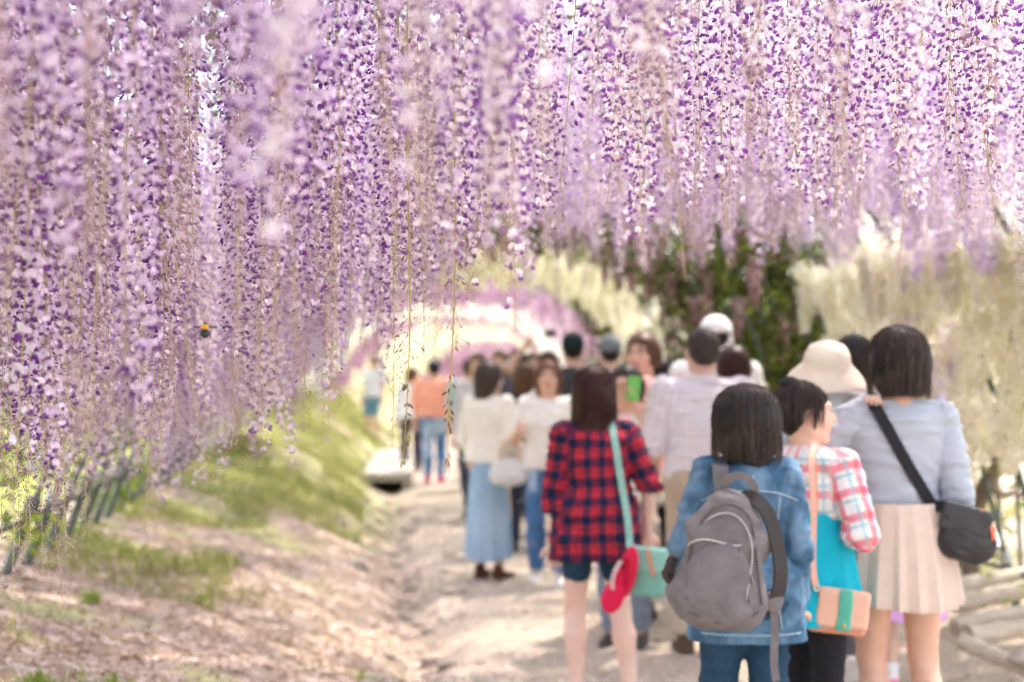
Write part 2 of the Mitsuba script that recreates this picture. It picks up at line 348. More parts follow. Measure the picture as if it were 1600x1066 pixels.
for i, (u, v) in enumerate(cand):
    x = v + float(axis(u))
    zb = float(LONGZ(v, u)) + rng.normal(0.05, 0.11)
    if u < 1.7: zb = max(zb, 1.52 + (0.07 if v < -0.25 else 0.13 if v < 0 else 0.19) * u + rng.uniform(-0.1, 0.02) * u)
    if i in low_at: zb = low_at[i]
    top = 2.62 if v > -0.9 else 2.2
    li = int(np.argmin([abs((top - zb) - L) for L in LENS]))
    gid = near_groups[li][rng.integers(1, 3) if v < 0.05 + 0.1 * rng.normal() else (0, 3, 3, 0)[rng.integers(4)]]
    if 2.85 < u < 3.4 and li in near_parted and parted_left[0] > 0 and abs(x) < 0.33 * u: gid = near_parted[li]; parted_left[0] -= 1
    sc_ = rng.uniform(0.88, 1.12); key = place_raceme('wisteria_raceme', gid, x, u, zb + LENS[li] * sc_, rng.uniform(0, 360), rng.normal(0, 2.2, 2), sc_)
    if u < 1.7: lab, grp = 'softly blurred lilac wisteria raceme hanging nearest to the viewer in the upper foreground', 'nearest blurred racemes'
    else:
        side = 0 if v < -0.1 else 1 if v < 0.55 else 2
        lab = ('long purple wisteria raceme hanging low in the left foreground beside the bank', 'long purple wisteria raceme hanging in the centre foreground over the path edge',
               'purple wisteria raceme hanging high in the right foreground above the walkers')[side]
        grp = ('foreground racemes on the left', 'foreground racemes in the centre', 'foreground racemes on the right')[side]
    if u >= 1.7:
        sv = 4 if gid.startswith('raceme_parted') else int(gid[-1])
        look = ('purple', 'deep violet', 'dark budded violet', 'full flowered purple', 'loosely flowered purple')[sv] + ' ' + ('short', 'middling', 'long', 'very long')[li]
        lab = f"{look} wisteria raceme hanging in the {('left', 'central', 'right')[side]} foreground {('beside the bank', 'over the path edge', 'above the walkers')[side]}"; grp = f"{look} racemes on the {('left', 'centre', 'right')[side]}"
    tag(key, lab, 'wisteria raceme', grp); tag(key + '__stalks', kind='stuff')
    if not gid.startswith('raceme_parted'): tag(key + '__florets', kind='stuff')

# ---- purple beyond the foreground: many racemes as one mass
mid_groups = [raceme_group(f'raceme_mid_{s}', (0.6, 0.75, 0.9)[s % 3], 140 + 30 * (s % 3), 200 + s, ('purple', 'lilac', 'lilac', 'purple', 'lilac', 'lilac')[s], open_to=0.75, width=0.050, spread=1.1, simple=True, fs=0.9) for s in range(6)]
MIDL = [0.6, 0.75, 0.9] * 2
def mass(key_base, n, groups, lens, ulo, uhi, vlo, vhi, zbot, jitter, seed, size=1.0):
    r = R0(seed)
    for i in range(n):
        u, v = r.uniform(ulo, uhi), r.uniform(vlo, vhi)
        uh = uhi
        zt = float(zbot(v, u)) + r.normal(0, jitter)
        k = r.integers(len(groups))
        place_raceme(key_base + '_', groups[k], v + float(axis(u)), u, zt + lens[k] * size, r.uniform(0, 360), r.normal(0, 2.0, 2), size) if False else stuff_at(key_base, groups[k], v, u, zt + lens[k] * size, r, size)
stuff_n = {}
def stuff_at(base, gid, v, u, ztop, r, size=1.0):
    i = stuff_n[base] = stuff_n.get(base, 0) + 1
    lean = r.normal(0, 2.0, 2)
    scene[f'{base}__{i:04d}'] = {'type': 'instance', 'to_world': T().translate([v + float(axis(u)), u, ztop]).rotate([1, 0, 0], lean[0]).rotate([0, 1, 0], lean[1]).rotate([0, 0, 1], r.uniform(0, 360)).scale(size), 'g': {'type': 'ref', 'id': gid}}

midz = lambda v, u: np.interp(v, [-1.7, -1.2, -0.6, 0.0, 0.5, 1.2, 2.4, 3.2, 3.8], [1.22, 1.24, 1.36, 1.65, 1.9, 2.02, 2.05, 1.75, 1.4]) + 0.055 * np.clip(u - 3, 0, 8) * (v > -0.3)
mass('purple_wisteria', 330, mid_groups, MIDL, 4.0, 9.0, -1.55, 2.9, midz, 0.12, 31)
mass('purple_wisteria', 200, mid_groups[1:3] + mid_groups[4:6], MIDL[1:3] + MIDL[4:6], 5.0, 9.0, 0.6, 3.0, lambda v, u: midz(v, u), 0.12, 34)
mass('purple_wisteria', 330, mid_groups, MIDL, 4.0, 9.0, -1.6, 0.5, midz, 0.15, 32)
mass('purple_wisteria', 260, mid_groups, MIDL, 9.0, 14.5, -1.6, 0.7, lambda v, u: midz(v, u) + 0.02 * (u - 9), 0.15, 33)
mass('purple_wisteria', 150, mid_groups, MIDL, 4.6, 9.0, -1.5, -0.2, lambda v, u: np.maximum(arch_z(np.array(v), u) - 0.75, midz(v, u) + 0.3), 0.12, 35)
mass('purple_wisteria', 90, mid_groups, MIDL, 9.0, 13.5, -1.5, 0.3, lambda v, u: np.maximum(arch_z(np.array(v), u) - 0.75, midz(v, u) + 0.3), 0.12, 36)
tag('purple_wisteria', 'mass of purple and lilac wisteria racemes hanging behind the foreground ones', kind='stuff')

# ---- bands of other colours farther along: cheaper racemes with small flower flakes
def flake_raceme(gid, length, n, seed, cols, width=0.06, size=0.016, stem=True):
    r = R0(seed); t = np.sort(r.random(n)); phi = r.uniform(0, 6.283, n)
    rad = width * (1.1 - 0.8 * t) * r.uniform(0.3, 1.0, n)
    p = np.stack([rad * np.cos(phi), rad * np.sin(phi), -t * length], -1)
    tv = np.array([[0, -0.6, -0.7], [0.25, 0.0, -0.1], [0, 0.6, -0.7], [0, 0.85, 0.35], [-0.25, 0, 0.8], [0, -0.85, 0.35]])
    tf = np.array([[0, 1, 5], [0, 2, 1], [1, 2, 3], [1, 3, 4], [1, 4, 5]])
    M = mats(rand_rot(r, n), p, size * r.uniform(0.7, 1.3, n))
    ci = np.array(cols)[r.integers(len(cols), size=n)] * r.uniform(0.85, 1.1, (n, 1))
    v, f, c = scatter(tv, tf, M, None, ci)
    scene[gid] = {'type': 'shapegroup', 'florets': mikit.ply((v, f), 'petal', color=c)}
    return gid
CREAM = [(0.95, 0.94, 0.86), (0.94, 0.92, 0.80), (0.93, 0.90, 0.74), (0.95, 0.94, 0.90), (0.91, 0.88, 0.72)]
PINK = [(0.66, 0.44, 0.60), (0.74, 0.56, 0.69), (0.54, 0.33, 0.49), (0.80, 0.67, 0.75)]
WHITE = [(0.96, 0.96, 0.93), (0.95, 0.95, 0.89), (0.94, 0.94, 0.85), (0.96, 0.96, 0.95)]
ROSE = [(0.62, 0.42, 0.46), (0.46, 0.28, 0.30), (0.72, 0.54, 0.56), (0.34, 0.20, 0.18)]
LILAC = [(0.92, 0.88, 0.96), (0.87, 0.79, 0.94), (0.94, 0.91, 0.97), (0.76, 0.63, 0.87)]
far = {}
for name, cols in (('cream', CREAM), ('pink', PINK), ('white', WHITE), ('rose', ROSE), ('lilac', LILAC)):
    far[name] = [flake_raceme(f'far_{name}_{s}', (0.24, 0.30, 0.38)[s], 120 + 25 * s, 300 + s, cols, width=0.075) for s in range(3)]
FL = [0.35, 0.45, 0.6]
def band(base, label, name, n, ulo, uhi, seed, vlo=-1.65, vhi=3.8, hang=0.08, size=1.0, per_v=None, low=0.6):
    r = R0(seed)
    for i in range(n):
        u = r.uniform(ulo, uhi); th = r.random(); v = vlo + (vhi - vlo) * th
        if per_v is not None and r.random() < per_v: v = vhi - (vhi - VC0) * r.random()**2.5
        elif r.random() < 0.25: v = vlo + 0.9 * r.random()**1.5
        z = float(arch_z(np.array(v), u))
        wall = v > 3.3 or v < -0.9
        if v > 3.2: z = r.uniform(low, 2.9 - 1.0 * (v - 3.2))
        if v < -1.0: z = r.uniform(min(float(crest(u)) + 0.75, z), z + 0.3)
        stuff_at(base, far[name][r.integers(3)], v, u, z - hang * r.random(), r, size * r.uniform(0.85, 1.15))
    tag(base, label, kind='stuff')
band('cream_wisteria', 'wall and bands of cream yellow wisteria lining the tunnel beyond the purple part', 'cream', 700, 5.8, 10.2, 41, vlo=3.1, per_v=0.0, low=1.3)
band('cream_wisteria', None, 'cream', 850, 15.3, 18.0, 42, size=1.15)
band('rose_wisteria', 'sparse faded rose brown wisteria among dark leaves', 'rose', 170, 10.3, 15.3, 43, vlo=0.2, per_v=0.5)
band('pink_wisteria', 'pink purple wisteria band across the far tunnel', 'pink', 650, 20.5, 25.5, 44)
band('white_wisteria', 'white wisteria bands closing the far end of the tunnel', 'white', 900, 25.5, 31.5, 45)
band('pink_wisteria', None, 'pink', 600, 31.5, 36.5, 46)
band('rose_wisteria', None, 'rose', 110, 30.8, 31.6, 52)
band('cream_wisteria', None, 'cream', 900, 36.5, 48.0, 47, size=1.3)
band('pink_wisteria', None, 'pink', 700, 48.0, 58.0, 50, size=1.4)
band('white_wisteria', None, 'white', 700, 58.0, 68.0, 51, size=1.5)
band('lilac_wisteria', 'thin lilac wisteria hanging along the left edge of the far tunnel', 'lilac', 160, 12.5, 14.5, 48, vlo=-0.95, vhi=0.2)
band('purple_wisteria', None, 'lilac', 90, 5.5, 9.0, 49, vlo=2.4, vhi=3.8, low=1.6)

# ------------------------------------------------------------------ leaves over the trellis and the dark leafy stretch
def leaf_template():
    v = np.array([[0, 0, 0], [0.35, 0.22, 0.05], [0.75, 0.17, 0.03], [1.0, 0, -0.06], [0.75, -0.17, 0.03], [0.35, -0.22, 0.05], [0.5, 0, -0.02]])
    f = np.array([[0, 6, 1], [1, 6, 2], [2, 6, 3], [3, 6, 4], [4, 6, 5], [5, 6, 0]])
    return v, f
LV, LF = leaf_template()
def leaves(base, label, n, fn, cols, size, seed, flat=0.5):
    r = R0(seed); P = fn(r, n); n = len(P)
    R = rand_rot(r, n)
    M = mats(R, P, size * r.uniform(0.6, 1.3, n))
    c = np.array(cols)[r.integers(len(cols), size=n)] * r.uniform(0.7, 1.3, (n, 1))
    v, f, c = scatter(LV, LF, M, None, c)
    key = part('', base, (v, f), 'leaf', color=c)
    tag(key, label, kind='stuff')
GREEN = [(0.10, 0.16, 0.03), (0.14, 0.20, 0.04), (0.07, 0.11, 0.025), (0.20, 0.25, 0.06)]
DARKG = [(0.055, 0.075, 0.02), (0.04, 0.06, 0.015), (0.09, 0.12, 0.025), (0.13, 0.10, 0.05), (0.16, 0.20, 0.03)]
def roof_pts(ulo, uhi, vlo=VL, vhi=VR, lift=(0.0, 0.25)):
    def fn(r, n):
        u = r.uniform(ulo, uhi, n); v = r.uniform(vlo, vhi, n)
        z = arch_z(v, u) + r.uniform(*lift, n)
        return np.stack([v + axis(u), u, z], -1)
    return fn
leaves('canopy_leaves', 'thin layer of green wisteria leaves over the trellis', 9000, roof_pts(-3, 10.5, vhi=1.3, lift=(0.02, 0.3)), GREEN, 0.075, 61)
leaves('canopy_leaves', 'green wisteria leaves over the far trellis', 3000, roof_pts(30, 68, lift=(0.1, 0.4)), GREEN, 0.10, 62)
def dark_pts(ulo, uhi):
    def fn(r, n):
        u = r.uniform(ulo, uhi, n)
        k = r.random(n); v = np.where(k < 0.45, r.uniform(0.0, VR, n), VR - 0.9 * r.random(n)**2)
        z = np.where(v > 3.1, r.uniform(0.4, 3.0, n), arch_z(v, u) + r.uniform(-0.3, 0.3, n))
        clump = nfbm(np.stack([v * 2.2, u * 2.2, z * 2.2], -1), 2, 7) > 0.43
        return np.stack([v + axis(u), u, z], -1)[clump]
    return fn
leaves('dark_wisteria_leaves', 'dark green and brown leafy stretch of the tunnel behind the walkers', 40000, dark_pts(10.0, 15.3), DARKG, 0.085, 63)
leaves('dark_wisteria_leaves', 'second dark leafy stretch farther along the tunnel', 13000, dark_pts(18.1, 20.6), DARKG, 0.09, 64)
def wall_pts(r, n):
    u = r.uniform(4.5, 11, n); v = r.uniform(3.3, 4.1, n)
    return np.stack([v + axis(u), u, r.uniform(0.3, 2.8, n)], -1)
leaves('side_leaves', 'yellow green young leaves among the cream wisteria wall', 800, wall_pts, [(0.30, 0.36, 0.06), (0.22, 0.30, 0.05), (0.42, 0.42, 0.12)], 0.07, 65)
# ------------------------------------------------------------------ figures: smooth implicit surfaces, meshed by surface nets
class Field:
    def __init__(s, lo, hi, h):
        s.h = h; s.lo = np.asarray(lo, float) - 3 * h
        s.n = np.ceil((np.asarray(hi, float) + 3 * h - s.lo) / h).astype(int) + 1
        s.d = np.full(s.n, 0.5, np.float32)
        s.ax = [s.lo[k] + h * np.arange(s.n[k]) for k in range(3)]
    def box(s, lo, hi):
        a = np.clip(np.floor((np.asarray(lo) - s.lo) / s.h).astype(int), 0, s.n); b = np.clip(np.ceil((np.asarray(hi) - s.lo) / s.h).astype(int) + 1, 0, s.n)
        if (b <= a).any(): return None, None
        sl = tuple(slice(a[k], b[k]) for k in range(3))
        return sl, np.stack(np.meshgrid(*(s.ax[k][sl[k]] for k in range(3)), indexing='ij'), -1)
    def blend(s, sl, e, k, sub=False):
        d = s.d[sl]
        if sub: d, e = -d, e
        if k > 0:
            h = np.clip(0.5 + 0.5 * (d - e) / k, 0, 1); r = d * (1 - h) + e * h - k * h * (1 - h)
        else: r = np.minimum(d, e)
        s.d[sl] = -r if sub else r
    def cone(s, a, b, ra, rb=None, k=0.02, sq=None):
        """A tapered capsule from a to b; sq = (scale, origin, R): evaluated in a frame squashed by scale."""
        rb = ra if rb is None else rb; a, b = np.asarray(a, float), np.asarray(b, float)
        R = max(ra, rb); pad = k + 2 * s.h + R
        sl, P = s.box(np.minimum(a, b) - pad, np.maximum(a, b) + pad)
        if sl is None: return s
        if sq is not None:
            sc, o, M = sq; sc = np.asarray(sc, float)
            P = ((P - o) @ M) / sc; a = ((a - o) @ M) / sc; b = ((b - o) @ M) / sc
        ba = b - a; t = np.clip(((P - a) @ ba) / max(ba @ ba, 1e-9), 0, 1)
        e = np.linalg.norm(P - a - t[..., None] * ba, axis=-1) - (ra + (rb - ra) * t)
        s.blend(sl, e.astype(np.float32), k); return s
    def ell(s, c, r, M=np.eye(3), k=0.02, sub=False):
        c, r = np.asarray(c, float), np.asarray(r, float); pad = r.max() + k + 2 * s.h
        sl, P = s.box(c - pad, c + pad)
        if sl is None: return s
        q = (P - c) @ M
        n = np.linalg.norm(q / r, axis=-1); g = np.linalg.norm(q / (r * r), axis=-1)
        e = np.where(g > 1e-9, n * (n - 1) / np.maximum(g, 1e-9), -r.min())
        s.blend(sl, e.astype(np.float32), k, sub); return s
    def rbox(s, c, half, M=np.eye(3), r=0.02, k=0.0):
        c, half = np.asarray(c, float), np.asarray(half, float); pad = np.linalg.norm(half) + k + 2 * s.h
        sl, P = s.box(c - pad, c + pad)
        if sl is None: return s
        q = np.abs((P - c) @ M) - (half - r)
        e = np.linalg.norm(np.maximum(q, 0), axis=-1) + np.minimum(q.max(-1), 0) - r
        s.blend(sl, e.astype(np.float32), k); return s
    def pts(s): return np.stack(np.meshgrid(*s.ax, indexing='ij'), -1)
    def cut(s, p, n):
        """Removes what lies beyond the plane through p with outward normal n."""
        n = unit(np.asarray(n, float)); p = np.asarray(p, float)
        e = (s.ax[0][:, None, None] - p[0]) * n[0] + (s.ax[1][None, :, None] - p[1]) * n[1] + (s.ax[2][None, None, :] - p[2]) * n[2]
        s.d = np.maximum(s.d, e.astype(np.float32)); return s
    def clip_near(s, p, n, r, side=0):
        sl, I = s.box(p - r, p + r)
        if sl is None: return
        e = (I - p) @ n; near = (e > 0) & (np.linalg.norm(I - p, axis=-1) < r)
        if side: near &= I[..., 0] * side > -0.02
        s.d[sl] = np.where(near, np.maximum(s.d[sl], e), s.d[sl]).astype(np.float32)
    def rough(s, fn, amp):
        idx = np.argwhere(np.abs(s.d) < max(3 * amp, 3 * s.h))
        P = s.lo + idx * s.h
        s.d[tuple(idx.T)] += (amp * (fn(P) - 0.5) * 2).astype(np.float32); return s
    def mesh(s):
        d = s.d; ins = d < 0; h = s.h
        c = [ins[a:ins.shape[0] - 1 + a, b:ins.shape[1] - 1 + b, g:ins.shape[2] - 1 + g] for a in (0, 1) for b in (0, 1) for g in (0, 1)]
        anyi = np.logical_or.reduce(c); alli = np.logical_and.reduce(c)
        act = np.argwhere(anyi & ~alli)
        ids = np.full(anyi.shape, -1, np.int64); ids[tuple(act.T)] = np.arange(len(act))
        acc = np.zeros((len(act), 3)); cnt = np.zeros(len(act))
        corners = [np.array(o) for o in np.ndindex(2, 2, 2)]
        for ca in corners:
            for k in range(3):
                if ca[k] == 0:
                    cb = ca.copy(); cb[k] = 1
                    va = d[tuple((act + ca).T)].astype(float); vb = d[tuple((act + cb).T)].astype(float)
                    m = (va < 0) != (vb < 0); t = np.where(m, va / np.where(m, va - vb, 1), 0)
                    p = ca + t[:, None] * (cb - ca)
                    acc += np.where(m[:, None], p, 0); cnt += m
        v = s.lo + (act + acc / np.maximum(cnt, 1)[:, None]) * h
        faces = []
        for k in range(3):
            a, b = (k + 1) % 3, (k + 2) % 3
            lo = [slice(None)] * 3; hi = [slice(None)] * 3
            lo[k] = slice(0, -1); hi[k] = slice(1, None)
            x = ins[tuple(lo)] != ins[tuple(hi)]
            e = np.argwhere(x); e = e[(e[:, a] > 0) & (e[:, b] > 0) & (e[:, a] < ins.shape[a] - 1) & (e[:, b] < ins.shape[b] - 1)]
            da, db = np.zeros(3, int), np.zeros(3, int); da[a] = 1; db[b] = 1
            q = np.stack([ids[tuple((e - da - db).T)], ids[tuple((e - db).T)], ids[tuple(e.T)], ids[tuple((e - da).T)]], -1)
            flip = ~ins[tuple(e.T)]
            q[flip] = q[flip][:, ::-1]; faces.append(q)
        f = np.vstack(faces); f = f[(f >= 0).all(1)]
        return v, np.vstack([f[:, [0, 1, 2]], f[:, [0, 2, 3]]])

def to_manifold(vf):
    try:
        m = m3.Manifold(m3.Mesh(np.asarray(vf[0], np.float32), np.asarray(vf[1], np.uint32)))
        return m if m.status() == m3.Error.NoError and m.num_tri() > 0 else None
    except Exception: return None
def join(*parts_):
    """One continuous surface of overlapping solids."""
    ms = [to_manifold(p) for p in parts_]
    if all(m is not None for m in ms):
        u = ms[0]
        for m in ms[1:]: u = u + m
        me = u.to_mesh(); return np.array(me.vert_properties[:, :3], float), np.array(me.tri_verts, int)
    mb = MB()
    for p in parts_: mb.add(*p)
    return mb.mesh()
def thin(vf, tol):
    m = to_manifold(vf)
    if m is None: return vf
    me = m.simplify(tol).to_mesh(); return np.array(me.vert_properties[:, :3], float), np.array(me.tri_verts, int)

def Rz(a): a = math.radians(a); c, s_ = math.cos(a), math.sin(a); return np.array([[c, -s_, 0], [s_, c, 0], [0, 0, 1.0]])
def Rx(a): a = math.radians(a); c, s_ = math.cos(a), math.sin(a); return np.array([[1, 0, 0], [0, c, -s_], [0, s_, c]])
def Ry(a): a = math.radians(a); c, s_ = math.cos(a), math.sin(a); return np.array([[c, 0, s_], [0, 1, 0], [-s_, 0, c]])
def ik(a, b, l1, l2, pole):
    """The middle joint between a and b."""
    d = b - a; L = min(np.linalg.norm(d), (l1 + l2) * 0.999); u_ = unit(d)
    x = (l1 * l1 - l2 * l2 + L * L) / (2 * L); h = math.sqrt(max(l1 * l1 - x * x, 0)); p = pole - (pole @ u_) * u_
    return a + u_ * x + unit(p) * h

def ribbon(points, normals, w, t):
    """A flat strap along the points; normals point away from what it lies on."""
    p = np.asarray(points, float); n = unit(np.broadcast_to(np.asarray(normals, float), p.shape)); tg = unit(np.gradient(p, axis=0)); s_ = unit(np.cross(tg, n))
    n = np.cross(s_, tg); w = np.broadcast_to(np.asarray(w, float), (len(p),))[:, None]
    ring = np.stack([p - s_ * w / 2, p + s_ * w / 2, p + s_ * w / 2 + n * t, p - s_ * w / 2 + n * t], 1).reshape(-1, 3)
    f = []
    for i in range(len(p) - 1):
        for j in range(4): f.append([4 * i + j, 4 * i + 4 + j, 4 * i + 4 + (j + 1) % 4, 4 * i + (j + 1) % 4])
    f += [[0, 1, 2, 3], [4 * len(p) - 1, 4 * len(p) - 2, 4 * len(p) - 3, 4 * len(p) - 4]]
    return ring, np.array(f)
def curve(pts, n=24):
    """A smooth curve through the points."""
    from scipy.interpolate import CubicSpline
    pts = np.asarray(pts, float); t = np.concatenate([[0], np.cumsum(np.linalg.norm(np.diff(pts, axis=0), axis=1))])
    return CubicSpline(t, pts)(np.linspace(0, t[-1], n))

# cloth and skin
scene['skin'] = {'type': 'twosided', 'bsdf': {'type': 'principled', 'base_color': VC, 'roughness': 0.5, 'specular': 0.4, 'sheen': 0.2}}
scene['hair'] = {'type': 'twosided', 'bsdf': {'type': 'principled', 'base_color': VC, 'roughness': 0.40, 'specular': 0.22}}
scene['cloth'] = {'type': 'twosided', 'bsdf': {'type': 'bumpmap', 'arbitrary': proc(lambda p, n, uv: fbm(p.x * 260, p.y * 260, p.z * 260, 2), 1e-3), 'scale': 0.0012,
                  'bsdf': {'type': 'principled', 'base_color': VC, 'roughness': 0.92, 'specular': 0.15, 'sheen': 0.4}}}
scene['gloss'] = {'type': 'twosided', 'bsdf': {'type': 'principled', 'base_color': VC, 'roughness': 0.3, 'specular': 0.5}}
scene['metal'] = {'type': 'twosided', 'bsdf': {'type': 'principled', 'base_color': VC, 'roughness': 0.3, 'metallic': 0.9}}
def cloth_bsdf(fn, bump=0.0015):
    return {'type': 'twosided', 'bsdf': {'type': 'bumpmap', 'arbitrary': proc(lambda p, n, uv: fbm(p.x * 240, p.y * 240, p.z * 240, 2), 1e-3), 'scale': bump,
            'bsdf': {'type': 'principled', 'base_color': proc(fn), 'roughness': 0.9, 'specular': 0.15, 'sheen': 0.3}}}
def stripe(x, period, duty, soft=0.06):
    f = x / period - dr.floor(x / period)
    return smoothstep(0.0, soft, f) * (1 - smoothstep(duty, duty + soft, f))
def red_plaid(p, n, uv):
    wob = 0.02 * (fbm(p.x * 7, p.y * 7, p.z * 7, 2) - 0.5); ux, uy = uv.x + wob, uv.y - wob
    a, b = stripe(ux, 0.078, 0.48), stripe(uy, 0.084, 0.48); la = stripe(ux + 0.02, 0.078, 0.10) * (1 - a); lb = stripe(uy + 0.02, 0.084, 0.10) * (1 - b)
    base = mi.Color3f(0.56, 0.035, 0.05)
    c = mix(base, (0.13, 0.025, 0.055), a); c = mix(c, mix((0.13, 0.02, 0.05), (0.010, 0.018, 0.055), a), b); c = mix(c, (0.10, 0.02, 0.05), dr.maximum(la, lb) * 0.7)
    return c * (0.85 + 0.3 * fbm(p.x * 90, p.y * 90, p.z * 90, 2))
def pink_plaid(p, n, uv):
    c = mi.Color3f(0.74, 0.71, 0.70)
    c = mix(c, (0.74, 0.10, 0.16), stripe(uv.x, 0.085, 0.30) * 0.75); c = mix(c, (0.70, 0.08, 0.15), stripe(uv.y, 0.09, 0.30) * 0.75)
    c = mix(c, (0.15, 0.45, 0.50), stripe(uv.x + 0.045, 0.085, 0.10) * 0.7); c = mix(c, (0.18, 0.42, 0.52), stripe(uv.y + 0.05, 0.09, 0.10) * 0.7)
    c = mix(c, (0.70, 0.60, 0.18), stripe(uv.x + 0.062, 0.085, 0.04) * 0.6)
    return c * (0.88 + 0.24 * fbm(p.x * 90, p.y * 90, p.z * 90, 2))
def fine_check(p, n, uv):
    c = mi.Color3f(0.74, 0.73, 0.76)
    c = mix(c, (0.44, 0.36, 0.48), stripe(uv.x, 0.034, 0.22) * 0.55); c = mix(c, (0.44, 0.36, 0.48), stripe(uv.y, 0.038, 0.20) * 0.5)
    return c
def denim(p, n, uv):
    f = fbm(p.x * 14, p.y * 14, p.z * 9, 4); w = fbm(p.x * 160, p.y * 160, p.z * 60, 2)
    c = mix((0.04, 0.095, 0.165), (0.14, 0.235, 0.345), smoothstep(0.3, 0.72, f)); return c * (0.75 + 0.5 * w)
def jeans(p, n, uv):
    f = fbm(p.x * 9, p.y * 9, p.z * 6, 3); w = fbm(p.x * 160, p.y * 160, p.z * 60, 2)
    return mix((0.009, 0.03, 0.06), (0.028, 0.07, 0.12), f) * (0.75 + 0.5 * w)
def blue_jeans(p, n, uv):
    f = fbm(p.x * 7, p.y * 7, p.z * 4, 3)
    return mix((0.07, 0.17, 0.36), (0.42, 0.55, 0.74), smoothstep(0.42, 0.68, f))
def sky_denim(p, n, uv):
    f = fbm(p.x * 12, p.y * 12, p.z * 2.5, 3)
    return mix((0.20, 0.36, 0.52), (0.47, 0.62, 0.74), f)
def rucksack(p, n, uv):
    f = fbm(p.x * 16, p.y * 16, p.z * 16, 3); w = noise(p.x * 420, p.y * 420, p.z * 420)
    return mix((0.105, 0.096, 0.10), (0.185, 0.17, 0.175), f) * (0.85 + 0.3 * w)
for k_, f_ in (('red_plaid', red_plaid), ('pink_plaid', pink_plaid), ('fine_check', fine_check), ('denim', denim), ('jeans', jeans), ('blue_jeans', blue_jeans), ('sky_denim', sky_denim), ('rucksack', rucksack)):
    scene[k_ + '_cloth'] = cloth_bsdf(f_)
SPECIAL = {k_: k_ + '_cloth' for k_ in ('red_plaid', 'pink_plaid', 'fine_check', 'denim', 'jeans', 'blue_jeans', 'sky_denim', 'rucksack')}

SKIN = np.array([0.66, 0.44, 0.34])
def fold_noise(seed, fx=7.0, fz=16.0):
    def fn(P):
        w = nfbm(P * 3.0, 2, seed + 3)[..., None] * 1.1
        Q = P * [fx, fx, fz] + w * [1.5, 1.5, 3.0]
        n1 = nfbm(Q, 2, seed)
        return 1 - 2 * np.abs(n1 - 0.5) * 1.4
    return fn

